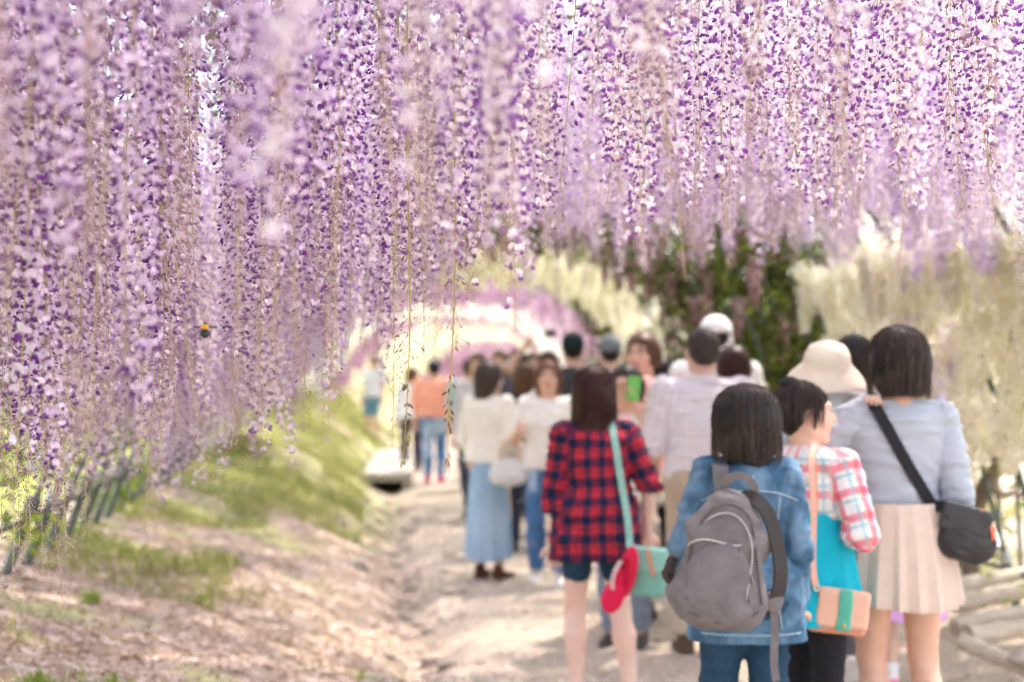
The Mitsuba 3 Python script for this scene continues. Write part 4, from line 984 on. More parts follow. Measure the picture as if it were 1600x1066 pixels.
            i, j = np.meshgrid(np.arange(m - 1), np.arange(n_), indexing='ij')
            f = np.stack([i * n_ + j, (i + 1) * n_ + j, (i + 1) * n_ + (j + 1) % n_, i * n_ + (j + 1) % n_], -1).reshape(-1, 4)[:, [0, 1, 2, 0, 2, 3]].reshape(-1, 3)
            return s.put('sun_hat', (c + (vv * q) @ (R @ Ry(-22) @ Rx(4)).T, f), col, label=label)
        return s.put(name, thin(F.mesh(), 0.0006), col, label=label)
# ------------------------------------------------------------------ the walkers
def at(px, py, d):
    """The point at depth d seen at a place of the 1600 x 1066 photograph, as metres."""
    f = np.array([0, math.cos(PITCH), math.sin(PITCH)]); u = np.array([0, -math.sin(PITCH), math.cos(PITCH)])
    return CAM + d * (f + (px - 800) / 2250 * np.array([1.0, 0, 0]) + (533 - py) / 2250 * u)
DARKHAIR, BROWNHAIR, MAROON = (0.014, 0.010, 0.009), (0.10, 0.05, 0.03), (0.030, 0.011, 0.011)
BLACK, NAVY, WHITE_ = (0.018, 0.018, 0.022), (0.02, 0.035, 0.07), (0.78, 0.77, 0.74)

# -- woman in the denim jacket
J = Person('woman with a dark bob seen from behind in a blue denim jacket and dark jeans', 0.765, 4.72, 0, H=1.475, seed=3, res=0.009, width=0.86, head=(2, -4),
           arms={'R': ((0.17, -0.05, -1), (0.03, 0.40, -0.9)), 'L': ((-0.36, -0.08, -1), (0.12, 0.75, -0.55))}, legs={'L': (-0.03, 0.05, 0), 'R': (0.02, -0.03, 0)})
J.body(); J.top('denim', e=0.014, ew=0.022, sleeve={'L': 0.95, 'R': 0.95}, hem=0.705, flare=0.022, folds=0.0075, name='jacket', sl_e=0.014, cuff=0.006, neck=1.36)
J.trousers('jeans', e=0.012, loose=0.010); J.shoes((0.06, 0.06, 0.07)); J.hairdo('bob', wide=1.22, length=0.06); J.strands(520, (-0.155, 0), w=1.22)
m = MB()
for x_ in (-0.085, 0.085): m.add(*tube(J.W(J.lay('jacket', [(x_ * 1.1, 1.12), (x_, 1.0), (x_ * 0.95, 0.86), (x_ * 1.12, 0.70)], 0.0012)), 0.0022, 4), c=(0.40, 0.47, 0.55))
for zz in (1.135,): m.add(*tube(J.W(J.lay('jacket', [(-0.155, zz - 0.03), (-0.06, zz), (0.06, zz), (0.155, zz - 0.03)], 0.0012)), 0.0022, 4), c=(0.40, 0.47, 0.55))
m.add(*tube(J.W(J.lay('jacket', [(-0.16, 0.685), (0, 0.681), (0.16, 0.685)], 0.0015)), 0.0024, 4), c=(0.36, 0.44, 0.52))
m.add(*tube(J.W(J.lay('jacket', [(0.005, 1.19), (0.005, 1.165), (0.005, 1.14)], 0.0012, n=8)), 0.0022, 4), c=(0.40, 0.47, 0.55))
m.put(J.key, 'seam', 'cloth', True)

bp = new_thing('backpack', 'grey nylon backpack with two zipped pockets slung on the denim jacket', 'backpack')
bc = np.array([0.640, 4.425, 0.94]); BR = Ry(9)
F = Field(bc - [0.24, 0.17, 0.28], bc + [0.24, 0.16, 0.30], 0.007)
F.rbox(bc + [0, 0.0, -0.03], [0.128, 0.080, 0.165], BR, 0.07); F.ell(bc + BR @ np.array([0.012, 0.01, 0.12]), (0.098, 0.074, 0.105), BR, k=0.05)
F.ell(bc + BR @ np.array([0.0, -0.012, -0.11]), (0.146, 0.096, 0.100), BR, k=0.05)
F.rough(fold_noise(51, 8, 10), 0.012)
pack = thin(F.mesh(), 0.0006); part(bp, 'shell', pack, 'rucksack_cloth', True, uv=pack[0][:, [0, 2]])
def packy(x, z):
    d = (pack[0][:, 0] - x)**2 + (pack[0][:, 2] - z)**2; return pack[0][np.argsort(d)[:10], 1].min()
def on_pack(pts, lift=0.004, n=26):
    c = curve([(bc[0] + a, 0, bc[2] + b) for a, b in pts], n); y = np.array([packy(a, b) for a, _, b in c]); y = np.convolve(np.pad(y, 2, mode='edge'), np.ones(5) / 5, 'valid')
    return np.stack([c[:, 0], y - lift, c[:, 2]], -1)
F = Field(bc - [0.22, 0.22, 0.26], bc + [0.22, 0.05, 0.2], 0.007)
F.ell(bc + BR @ np.array([-0.005, -0.068, -0.045]), (0.104, 0.052, 0.115), BR, k=0.0); F.ell(bc + BR @ np.array([-0.01, -0.065, -0.125]), (0.118, 0.048, 0.07), BR, k=0.03); F.rough(fold_noise(53, 9, 13), 0.011)
part(bp, 'pocket', thin(F.mesh(), 0.0006), 'rucksack_cloth', True, uv=None)
for pts_, col in (([(-0.105, 0.055), (-0.08, 0.074), (-0.02, 0.070), (0.050, 0.060)], (0.42, 0.40, 0.40)), ([(-0.075, 0.095), (-0.03, 0.145), (0.03, 0.150), (0.072, 0.10), (0.078, -0.02), (0.062, -0.10)], (0.34, 0.32, 0.32))):
    z_ = MB().add(*tube(on_pack(pts_, 0.003), 0.0034, 5), c=col); z_.put(bp, 'zip', 'gloss', True)
for a, b in ((0.045, 0.045), (0.078, -0.03), (0.07, -0.085)):
    p_ = on_pack([(a, b), (a + 0.004, b - 0.013), (a + 0.006, b - 0.026)], 0.007, 6); MB().add(*tube(p_, 0.004, 6), c=(0.16, 0.15, 0.15)).put(bp, 'zip_pull', 'gloss', True)
m = MB()
for pts_ in ([(-0.118, -0.10), (-0.108, 0.0), (-0.075, 0.11), (-0.01, 0.175), (0.06, 0.165), (0.092, 0.08), (0.105, -0.05), (0.112, -0.12)], [(-0.112, -0.135), (-0.05, -0.165), (0.03, -0.168), (0.10, -0.14)]): m.add(*tube(on_pack(pts_, 0.001), 0.003, 5), c=(0.10, 0.09, 0.095))
m.put(bp, 'piping', 'cloth', True)
sh = J.W(J.lay('jacket', [(-0.095, 1.20), (-0.090, 1.12), (-0.072, 1.03)], 0.006, n=10))
part(bp, 'strap', ribbon(curve(np.vstack([sh[0] + [0.0, 0.07, 0.012], sh[0] + [0, 0.03, 0.012], sh, bc + [0.02, 0.05, 0.205]]), 22), [0, -1, 0.15], 0.050, 0.010), 'rucksack_cloth', 35)
part(bp, 'strap', ribbon(curve([bc + [0.075, 0.03, 0.195], bc + [0.125, -0.015, 0.17], bc + [0.165, -0.025, 0.06], bc + [0.176, -0.025, -0.03], bc + [0.168, -0.01, -0.10], bc + [0.135, 0.01, -0.15]], 26), [0.35, -1, 0.1], 0.044, 0.010), {'type': 'twosided', 'bsdf': {'type': 'principled', 'base_color': {'type': 'rgb', 'value': [0.035, 0.03, 0.03]}, 'roughness': 0.8}}, 35, label='loose dark shoulder strap hanging off the right side of the backpack')
part(bp, 'handle', ribbon(curve([bc + [0.02, 0.03, 0.205], bc + [0.03, 0.01, 0.255], bc + [0.065, 0.0, 0.262], bc + [0.10, 0.01, 0.235], bc + [0.095, 0.03, 0.175]], 18), [0, -1, 0], 0.024, 0.006), 'rucksack_cloth', 35)
part(bp, 'strap_end', ribbon(curve([bc + [0.155, 0.0, -0.12], bc + [0.160, -0.02, -0.22], bc + [0.158, -0.02, -0.31], bc + [0.166, -0.015, -0.36]], 16), [0, -1, 0], 0.024, 0.004), 'rucksack_cloth', 35)
F = Field(bc + [0.10, -0.08, -0.2], bc + [0.22, 0.06, -0.05], 0.006); F.rbox(bc + [0.158, -0.008, -0.125], (0.028, 0.012, 0.03), Ry(20), 0.008)
part(bp, 'buckle', F.mesh(), 'rucksack_cloth', True)
m = MB()
for i in range(3):
    a = np.array([-0.135 - 0.004 * i, 0.0 - 0.01 * i, 0.0 - 0.012 * i])
    m.add(*ribbon(curve([bc + a, bc + a + [-0.022 - 0.006 * i, -0.012, 0.012 - 0.010 * i], bc + a + [-0.022, -0.012, -0.03], bc + a + [-0.002, -0.006, -0.05]], 12), [-0.6, -1, 0], 0.016, 0.003), c=(0.05, 0.035, 0.035))
m.put(bp, 'side_strap', 'cloth')

# -- woman in the grey jumper with the beige skirt
G = Person('woman with a dark bob in a grey jumper and beige pleated skirt', 1.405, 5.25, 2, H=1.69, seed=8, res=0.009, width=0.93, head=(8, 0), skin=SKIN * [0.90, 0.84, 0.80],
           arms={'R': ((0.16, -0.22, -1), (0.05, 0.85, -0.45)), 'L': ((-0.92, 0.10, -0.72), (-0.35, 0.85, 0.25))}, legs={'L': (0.02, 0.02, 0), 'R': (0.03, -0.04, 0)})
G.body(); G.top((0.37, 0.40, 0.455), e=0.018, ew=0.024, sleeve=0.9, hem=0.975, flare=0.0, folds=0.009, name='jumper', sl_e=0.017, neck=1.355, fz=20)
G.skirt((0.58, 0.465, 0.39), 1.055, 0.690, r0=0.160, r1=0.235, pleats=20, depth=0.13, squash=0.84); G.shoes((0.05, 0.05, 0.05)); G.hairdo('bob', wide=1.0, length=0.022); G.strands(520, (-0.12, 0), w=1.02)
hb = new_thing('shoulder_bag', 'black bag on a long strap at the hip of the woman in the grey jumper', 'bag')
gc = at(1508, 832, 5.1)
F = Field(gc - [0.17, 0.12, 0.17], gc + [0.17, 0.12, 0.17], 0.007); BG = Ry(14) @ Rz(-18)
F.rbox(gc, (0.085, 0.045, 0.092), BG, 0.035); F.ell(gc + [0.01, 0, -0.035], (0.105, 0.062, 0.075), BG, k=0.04); F.rough(fold_noise(61, 11, 13), 0.007)
part(hb, 'shell', thin(F.mesh(), 0.0006), {'type': 'twosided', 'bsdf': {'type': 'principled', 'base_color': {'type': 'rgb', 'value': [0.018, 0.018, 0.02]}, 'roughness': 0.5}}, True)
F = Field(gc - [0.17, 0.14, 0.1], gc + [0.17, 0.1, 0.17], 0.007); F.rbox(gc + BG @ np.array([-0.008, -0.042, 0.045]), (0.088, 0.018, 0.055), BG @ Rx(8), 0.016); F.rough(fold_noise(62, 11, 13), 0.004)
part(hb, 'flap', thin(F.mesh(), 0.0006), {'type': 'twosided', 'bsdf': {'type': 'principled', 'base_color': {'type': 'rgb', 'value': [0.03, 0.032, 0.036]}, 'roughness': 0.45}}, True)
zz_ = curve([gc + [0.040, -0.066, 0.085], gc + [0.062, -0.066, 0.045], gc + [0.078, -0.060, 0.0], gc + [0.080, -0.055, -0.02]], 12)
MB().add(*ribbon(zz_, [0.3, -1, 0], 0.013, 0.004), c=(0.72, 0.17, 0.09)).put(hb, 'zip', 'cloth')
MB().add(*ribbon(curve([gc + [0.088, -0.052, 0.005], gc + [0.098, -0.05, -0.02], gc + [0.10, -0.05, -0.045]], 8), [0.5, -1, 0], 0.018, 0.004), c=(0.75, 0.74, 0.70)).put(hb, 'label_tab', 'cloth')
gs = G.W(G.lay('jumper', [(-0.100, 1.385), (-0.045, 1.27), (0.03, 1.14), (0.085, 1.055)], 0.006, n=18))
MB().add(*ribbon(curve(np.vstack([gs[0] + [-0.02, 0.08, 0.0], gs[0] + [-0.012, 0.04, 0.022], gs, gs[-1] * 0.4 + (gc + [-0.04, -0.03, 0.08]) * 0.6, gc + [-0.055, -0.03, 0.05]]), 34), [0, -1, 0.1], 0.042, 0.004), c=(0.022, 0.022, 0.026)).put(hb, 'strap', 'cloth')

# -- child on her arm, hand on her shoulder
gsh = G.W(G.J['shL']) + [0.05, -0.02, 0.065]
C = Person('small child in a cream sun hat carried on an arm, hand on a grey shoulder', 1.20, 5.50, 35, H=1.06, seed=12, res=0.008, z0=0.545, head=(25, 6),
           arms={'R': {'to': gsh, 'pole': (0.5, -0.5, -0.8), 'curl': 0.5, 'palm': (0, 0, -1)}, 'L': ((-0.3, 0.6, -0.7), (0.3, 0.8, 0))}, legs={'L': (-0.10, 0.25, 0.30, -40), 'R': (0.06, 0.22, 0.22, -40)})
C.body(); C.top((0.66, 0.69, 0.72), e=0.022, ew=0.03, sleeve=0.93, hem=0.80, folds=0.007, name='shirt', sl_e=0.020); C.trousers((0.36, 0.44, 0.46), loose=0.012); C.shoes((0.3, 0.3, 0.32))
C.hairdo('bob', length=-0.02); C.hc = C.hc + [0, 0, 0.01]; s_ = C.s; C.s = s_ * 1.22; C.hc = C.hc + np.array([0.0, 0, 0.0]); C.headgear('sun hat', (0.72, 0.63, 0.52)); C.s = s_
m = MB().add(*tube(C.W(C.J['wrR']) + np.array([[math.cos(t) * 0.017, math.sin(t) * 0.010, math.sin(t) * 0.015] for t in np.linspace(0, 6.28, 14)]), 0.004, 5), c=(0.65, 0.08, 0.15)); m.put(C.key, 'bracelet', 'gloss', True)

# -- woman in the pink and white check shirt, in profile
K = Person('smiling woman in profile with pinned up hair, pink check shirt and turquoise skirt', 1.045, 5.12, -40, H=1.485, seed=15, res=0.009, head=(-52, -2), skin=SKIN * [1.04, 0.98, 0.95],
           arms={'R': ((0.40, -0.16, -1), (-0.75, 0.6, 0.0)), 'L': ((-0.2, 0.2, -1), (0.2, 0.7, -0.6))}, legs={'L': (0, 0.10, 0), 'R': (0, -0.10, 0.0)})
K.body(); K.face(); K.top('pink_plaid', e=0.022, ew=0.022, sleeve=0.75, hem=0.99, folds=0.008, name='shirt', sl_e=0.022, cuff=0.006, uv=True, neck=1.36)
K.skirt((0.01, 0.36, 0.47), 1.03, 0.66, r0=0.140, r1=0.222, pleats=9, depth=0.10, squash=0.9); K.trousers(BLACK, e=0.006, loose=0.002, waist=0.9); K.shoes((0.03, 0.03, 0.035)); K.hairdo('bun', groove=0.006); K.strands(240, (-0.05, 0), w=0.99)
sb = new_thing('satchel', 'coral satchel with a green centre stripe and brass clasp', 'bag')
sc = at(1312, 951, 4.93); SR = Rz(-14) @ Ry(6)
def bx(half, off, r, h=0.007, M=SR, c=sc, rough=0.003, seed=71):
    F = Field(c - 0.16, c + 0.16, h); F.rbox(c + M @ np.array(off, float), half, M, r); F.rough(fold_noise(seed, 9, 9), rough); return thin(F.mesh(), 0.0005)
def solid(key, name, vf, col, mat='gloss', label=None): part(key, name, vf, mat, True, color=np.broadcast_to(np.array(col, float), (len(vf[0]), 3)), label=label)
solid(sb, 'shell', bx((0.098, 0.040, 0.074), (-0.004, 0.005, -0.012), 0.016), (0.64, 0.30, 0.20), 'cloth')
solid(sb, 'flap', bx((0.088, 0.016, 0.068), (0.012, -0.038, 0.008), 0.012), (0.70, 0.42, 0.31), 'cloth')
solid(sb, 'stripe', bx((0.025, 0.010, 0.071), (0.018, -0.051, 0.004), 0.006), (0.10, 0.40, 0.30), 'cloth')
solid(sb, 'clasp', bx((0.006, 0.006, 0.010), (0.020, -0.063, -0.045), 0.003, h=0.003), (0.55, 0.40, 0.12), 'metal')
ks = K.W(K.J['shL'] * 0.35 + K.J['shR'] * 0.65 + [0, 0, 0.05])
MB().add(*ribbon(curve([ks + [0.0, -0.02, 0.012], at(1268, 715, 4.93), at(1271, 800, 4.90), at(1270, 880, 4.90), sc + [-0.085, -0.02, 0.07]], 26), [0.1, -1, 0.1], 0.021, 0.004), c=(0.72, 0.40, 0.30)).put(sb, 'strap', 'cloth')
ring = trimesh.creation.torus(0.010, 0.003, 16, 8); ring.apply_transform(trimesh.transformations.rotation_matrix(math.pi / 2, [1, 0, 0])); ring.apply_translation(sc + [-0.085, -0.03, 0.075]); solid(sb, 'ring', (ring.vertices, ring.faces), (0.6, 0.6, 0.6), 'metal')

# -- woman in the red check shirt
Rw = Person('woman with long auburn hair in a red and navy check shirt and denim shorts', 0.375, 6.52, 4, H=1.545, seed=21, res=0.010, width=0.93, head=(-10, 0), skin=SKIN * [1.10, 1.18, 1.28],
           arms={'L': ((-0.16, -0.02, -1), (0.0, 0.05, -1)), 'R': ((0.42, -0.12, -1), (0.02, 0.35, -1))}, legs={'L': (-0.005, 0.03, 0), 'R': (0.085, -0.03, 0)})
Rw.body(); Rw.top('red_plaid', e=0.022, ew=0.045, sleeve={'L': 0.72, 'R': 0.52}, hem=0.70, flare=0.034, folds=0.013, name='shirt', sl_e=0.023, cuff=0.010, uv=True, neck=1.365, fz=11)
Rw.trousers('jeans', e=0.006, loose=0.0, upto=0.30, waist=0.84, name='shorts'); Rw.shoes((0.6, 0.55, 0.5)); Rw.hairdo('long', col=MAROON, sheen=(0.12, 0.06, 0.05), length=-0.10, wide=1.0, locks=(((-0.05, -0.02, -0.05), (-0.085, 0.01, -0.30), 0.055, 0.045), ((-0.04, -0.05, -0.1), (-0.06, -0.06, -0.27), 0.05, 0.04)), zcut=0.33); Rw.strands(300, (-0.17, 0), col=(0.06, 0.025, 0.025), w=1.02)
c_ = Rw.lay('shirt', [(-0.075, 1.345), (0.0, 1.352), (0.075, 1.345)], 0.006, n=14)
part(Rw.key, 'collar', (lambda rb: (Rw.W(rb[0]), rb[1]))(ribbon(c_ + [0, 0.004, -0.012], [0, -1, 0.25], 0.055, 0.006)), 'red_plaid_cloth', 35)
tb = new_thing('crossbody_bag', 'teal crossbody bag with an orange zip edge beside the red check shirt', 'bag')
tc = at(1011, 893, 6.26); TR = Rz(-12) @ Ry(4)
solid(tb, 'shell', bx((0.085, 0.034, 0.108), (0, 0, 0), 0.02, M=TR, c=tc), (0.20, 0.46, 0.40), 'cloth')
solid(tb, 'flap', bx((0.086, 0.012, 0.052), (0, -0.032, 0.054), 0.010, M=TR, c=tc), (0.27, 0.54, 0.48), 'cloth')
MB().add(*ribbon(curve([tc + TR @ np.array([0.000, -0.047, 0.106]), tc + TR @ np.array([0.016, -0.050, 0.05]), tc + TR @ np.array([0.036, -0.047, -0.01])], 8), [0, -1, 0], 0.013, 0.003), c=(0.70, 0.26, 0.12)).put(tb, 'zip', 'cloth')
rs = Rw.W(Rw.lay('shirt', [(0.058, 1.355), (0.070, 1.25), (0.095, 1.08), (0.125, 0.90), (0.135, 0.80)], 0.008, n=22))
MB().add(*ribbon(curve(np.vstack([rs[0] + [-0.005, 0.07, -0.005], rs[0] + [0, 0.03, 0.012], rs, tc + [-0.075, -0.01, 0.105]]), 34), [0, -1, 0.1], 0.030, 0.004), c=(0.30, 0.56, 0.50)).put(tb, 'strap', 'cloth')
rc = new_thing('visor_cap', 'red cap hooked on the strap of the teal bag beside a bare leg', 'cap')
cc = at(970, 905, 6.20)
F = Field(cc - [0.12, 0.1, 0.16], cc + [0.12, 0.1, 0.16], 0.007)
F.ell(cc + [0.03, 0, 0.03], (0.040, 0.05, 0.115), Ry(12), k=0.0); F.ell(cc + [0.012, -0.02, 0.02], (0.026, 0.06, 0.07), Ry(12), k=0.01, sub=True)
solid(rc, 'crown', thin(F.mesh(), 0.0006), (0.60, 0.02, 0.07), 'cloth')
F = Field(cc - [0.14, 0.1, 0.17], cc + [0.12, 0.1, 0.14], 0.006); F.ell(cc + [-0.035, -0.01, -0.075], (0.052, 0.012, 0.075), Ry(22) @ Rz(-25), k=0.0); F.ell(cc + [-0.01, -0.005, -0.01], (0.03, 0.014, 0.06), Ry(10), k=0.02)
solid(rc, 'brim', thin(F.mesh(), 0.0006), (0.66, 0.02, 0.08), 'cloth')
MB().add(*ribbon(curve([cc + [0.0, -0.045, 0.085], cc + [-0.028, -0.045, 0.04], cc + [-0.040, -0.045, -0.01], cc + [-0.035, -0.04, -0.04]], 12), [-0.3, -1, 0], 0.018, 0.003), c=(0.62, 0.46, 0.46)).put(rc, 'lining_band', 'cloth')

# -- man in the fine check shirt
Mn = Person('man with cropped hair in a pale lilac checked shirt and beige trousers', 1.03, 7.8, 3, H=1.765, male=True, seed=25, res=0.011, head=(5, -4), skin=SKIN * 0.95,
            arms={'L': ((-0.22, 0.02, -1), (0.1, 0.6, -0.8)), 'R': ((0.3, 0.3, -1), (-0.1, 1, 0.1))})
Mn.body(); Mn.top('fine_check', e=0.022, ew=0.03, sleeve=0.55, hem=0.86, flare=0.0, folds=0.009, sl_e=0.026, uv=True, neck=1.36); Mn.trousers((0.46, 0.38, 0.29), e=0.016, loose=0.03); Mn.shoes((0.1, 0.07, 0.05)); Mn.hairdo('short', col=(0.045, 0.035, 0.032), groove=0.002)
part(Mn.key, 'collar', (lambda rb: (Mn.W(rb[0]), rb[1]))(ribbon(Mn.lay('shirt', [(-0.07, 1.475), (0, 1.485), (0.07, 1.475)], 0.004, n=12), [0, -1, 0.2], 0.05, 0.006)), 'fine_check_cloth', 35)

# -- the others, farther on
def walker(label, x, y, yaw, H, top, bottom, hair, male=False, seed=0, sleeve=1.0, hem=0.82, skirt=None, hat=None, face=False, head=(0, 0), arms=None, legs=None, hairc=DARKHAIR, shoes=(0.08, 0.07, 0.07), res=0.014, flare=0.0, shorts=None, width=1.0, e=0.02, skin=SKIN, hlen=0.0, label_hat=None):
    p = Person(label, x, y, yaw, H=H, male=male, seed=seed, res=res, head=head, arms=arms, legs=legs, width=width, skin=skin)
    p.body(); p.top(top, e=e, ew=e + 0.006, sleeve=sleeve, hem=hem, folds=0.008, flare=flare, sl_e=e, h=res)
    if skirt: p.skirt(skirt[0], skirt[1], skirt[2], r0=0.13, r1=skirt[3], pleats=12, depth=0.12, n=120)
    if bottom is not None: p.trousers(bottom, loose=0.014, upto=shorts or 1.0)
    p.shoes(shoes)
    if hair: p.hairdo(hair, col=hairc, length=hlen)
    if hat: p.headgear(*hat)
    if face: p.face()
    return p
HOLD = {'L': ((-0.35, 0.35, -1), (0.35, 0.7, 0.75)), 'R': ((0.35, 0.35, -1), (-0.35, 0.7, 0.75))}
W1 = walker('tall person in a white cap with a neck flap beyond the lilac checked shirt', 1.33, 9.4, 5, 1.88, (0.72, 0.73, 0.74), (0.1, 0.1, 0.12), 'short', True, 31, hat=('cap', (0.78, 0.79, 0.80)))
F = Field(W1.hc - 0.2, W1.hc + 0.16, 0.01); F.ell(W1.hc + [0.015, -0.095, -0.02], (0.085, 0.025, 0.09), k=0.0); W1.put('neck_flap', F.mesh(), (0.76, 0.78, 0.82))
walker('dark haired woman in a white blouse just right of the lilac checked shirt', 1.37, 8.9, -5, 1.68, (0.74, 0.75, 0.74), (0.08, 0.08, 0.1), 'bob', seed=32, hairc=MAROON)
walker('person in a yellow green top mostly hidden behind the lilac checked shirt', 1.01, 9.9, 10, 1.62, (0.55, 0.72, 0.08), (0.15, 0.13, 0.12), 'mid', seed=33)
P1 = walker('woman with short brown hair in a loose pink top looking to the left', 0.80, 8.75, 75, 1.76, (0.80, 0.40, 0.38), (0.62, 0.55, 0.44), 'bob', seed=34, face=True, head=(78, 0), hairc=BROWNHAIR, sleeve=0.62, hem=0.80, flare=0.03, hlen=-0.03, e=0.03)
F1 = walker('woman with a dark fringe holding up a phone in a green case', 0.64, 8.1, 165, 1.565, (0.80, 0.79, 0.76), (0.2, 0.25, 0.32), 'bob', seed=35, face=True, head=(-5, 0), sleeve=0.45,
            arms={'L': {'to': at(985, 622, 7.78), 'pole': (-0.6, 0, -1), 'curl': 0.8}, 'R': {'to': at(970, 632, 7.82), 'pole': (0.6, 0, -1), 'curl': 0.8}})
ph = new_thing('phone', 'phone in a bright green case held up by the woman with a fringe', 'phone')
pc_ = at(990, 607, 7.74); b_ = trimesh.creation.box((0.064, 0.010, 0.115)); b_ = (b_.vertices @ Ry(6).T + pc_, b_.faces)
F = Field(pc_ - 0.09, pc_ + 0.09, 0.005); F.rbox(pc_, (0.036, 0.007, 0.066), Ry(6), 0.006); solid(ph, 'case', F.mesh(), (0.16, 0.55, 0.10))
F = Field(pc_ - 0.09, pc_ + 0.09, 0.004); F.rbox(pc_ + [0, 0.004, 0], (0.031, 0.006, 0.060), Ry(6), 0.004); solid(ph, 'screen', F.mesh(), (0.02, 0.02, 0.025))
walker('man in a grey knitted beanie and pale grey shirt seen from behind', 0.86, 12.6, -3, 1.83, (0.66, 0.66, 0.66), (0.12, 0.12, 0.14), 'short', True, 36, hat=('beanie', (0.20, 0.215, 0.24)))
walker('man in a black knitted beanie and dark jacket seen from behind', 0.545, 12.9, 3, 1.86, (0.06, 0.06, 0.07), (0.05, 0.05, 0.06), 'short', True, 37, hat=('beanie', (0.014, 0.03, 0.032)))
U = walker('person in a lavender cap lifting both arms to take a picture', 0.34, 13.6, 5, 1.72, (0.60, 0.58, 0.66), (0.1, 0.12, 0.2), 'mid', seed=38, hat=('cap', (0.50, 0.47, 0.60)), hairc=BROWNHAIR, sleeve=0.3,
           arms={'L': ((-0.62, 0.35, 0.62), (0.60, 0.15, 0.75), (0.6, 0.2, 0.7), 0.7), 'R': ((0.55, 0.3, 0.6), (-0.28, 0.1, 1.0), (-0.3, 0.2, 0.9), 0.7)})
cm = new_thing('camera', 'small dark camera held overhead by the person in the lavender cap', 'camera')
cp = (U.W(U.J['wrL']) + U.W(U.J['wrR'])) / 2 + [0, 0.02, 0.10]
F = Field(cp - 0.1, cp + 0.1, 0.006); F.rbox(cp, (0.058, 0.018, 0.036), np.eye(3), 0.01); solid(cm, 'shell', F.mesh(), (0.03, 0.03, 0.035))
F = Field(cp - 0.1, cp + 0.1, 0.006); F.cone(cp, cp + [0, 0.045, 0], 0.024, 0.022, k=0); solid(cm, 'lens', F.mesh(), (0.02, 0.02, 0.02))
B1 = walker('woman with wavy brown hair facing the viewer in a white blouse and blue jeans', 0.26, 10.4, 178, 1.60, (0.82, 0.81, 0.78), 'blue_jeans', 'mid', seed=39, face=True, hairc=(0.12, 0.045, 0.028), sleeve=0.42, shoes=(0.72, 0.72, 0.70), legs={'L': (0.0, 0.10, 0), 'R': (0.0, -0.08, 0)},
            arms={'L': ((-0.25, 0.15, -1), (0.2, 0.9, 0.3)), 'R': ((0.30, 0.1, -1), (-0.15, 0.75, 0.35), (-0.3, 0.9, 0.2), 0.9)})
wb = new_thing('tote_bag', 'white tote bag with a pink print on the woman with wavy hair', 'bag'); wc = at(848, 665, 10.62)
solid(wb, 'shell', bx((0.135, 0.045, 0.125), (0, 0, 0), 0.04, h=0.010, M=Ry(4), c=wc, rough=0.008), (0.74, 0.73, 0.70), 'cloth')
solid(wb, 'print', bx((0.036, 0.010, 0.046), (0.02, -0.045, 0.0), 0.008, h=0.006, M=Ry(4), c=wc), (0.66, 0.05, 0.16), 'cloth')
for sx in (-0.085, 0.06): MB().add(*tube(curve([wc + [sx, -0.05, -0.10], wc + [sx - 0.005, -0.06, -0.26], wc + [sx * 0.6 + 0.02, -0.06, -0.37], wc + [0.08 + sx * 0.2, -0.05, -0.35], wc + [0.09, -0.05, -0.22]], 22), 0.011, 6), c=(0.70, 0.66, 0.60)).put(wb, 'handle', 'cloth', True)
gx = new_thing('glove_toy', 'white rolled cloth carried in the hand of the woman with wavy hair', 'cloth'); gq = at(838, 622, 10.5)
F = Field(gq - 0.15, gq + 0.15, 0.01); F.cone(gq + [0.03, 0, 0.05], gq + [-0.02, 0, -0.04], 0.05, 0.06, k=0.0); F.cone(gq + [-0.02, 0, -0.04], gq + [-0.09, 0, -0.01], 0.04, 0.03, k=0.03); F.rough(fold_noise(81, 14, 14), 0.008)
scene[gx] = mikit.ply(F.mesh(), 'cloth', smooth=True, color=np.full((len(F.mesh()[0]), 3), 0.8))
S1 = walker('woman in a cream knitted jumper and long pale blue skirt carrying a white handbag', -0.165, 10.6, -32, 1.60, (0.82, 0.80, 0.73), None, 'mid', seed=40, sleeve=0.98, hem=0.86, skirt=('sky_denim', 0.92, 0.16, 0.195), e=0.028, width=0.92, hairc=(0.05, 0.035, 0.03), head=(-22, -6), res=0.012, shoes=(0.10, 0.045, 0.03), skin=SKIN,
            arms={'L': ((-0.25, 0.0, -1), (0.25, 0.6, -0.8)), 'R': ((0.22, -0.05, -1), (0.10, 0.55, -0.55), (0.2, 0.5, -0.6), 0.9)})
hg = new_thing('handbag', 'white leather handbag with tan handles held by the woman in the cream jumper', 'bag'); hc_ = at(795, 735, 10.35)
F = Field(hc_ - 0.22, hc_ + 0.22, 0.010); F.rbox(hc_ - [0, 0, 0.01], (0.125, 0.06, 0.09), np.eye(3), 0.05); F.ell(hc_ - [0, 0, 0.04], (0.145, 0.075, 0.075), k=0.04); F.rough(fold_noise(91, 10, 10), 0.008)
solid(hg, 'shell', thin(F.mesh(), 0.001), (0.68, 0.70, 0.70), 'cloth')
for dy in (-0.03, 0.03): MB().add(*tube(curve([hc_ + [-0.07, dy, 0.07], hc_ + [-0.05, dy, 0.16], hc_ + [0.0, dy, 0.215], hc_ + [0.05, dy, 0.17], hc_ + [0.075, dy, 0.07]], 16), 0.011, 6), c=(0.66, 0.50, 0.36)).put(hg, 'handle', 'cloth', True)
walker('person in black standing behind the woman in the cream jumper', 0.10, 12.2, 8, 1.60, BLACK, (0.03, 0.035, 0.06), 'long', seed=41, hairc=BROWNHAIR, e=0.03)
V1 = walker('person in a pale blue shirt and dark trousers with a khaki backpack', -0.55, 18.6, -8, 1.70, (0.36, 0.54, 0.66), (0.04, 0.045, 0.05), 'short', True, 42, sleeve=0.55, legs={'L': (0, 0.1, 0), 'R': (0, -0.1, 0)})
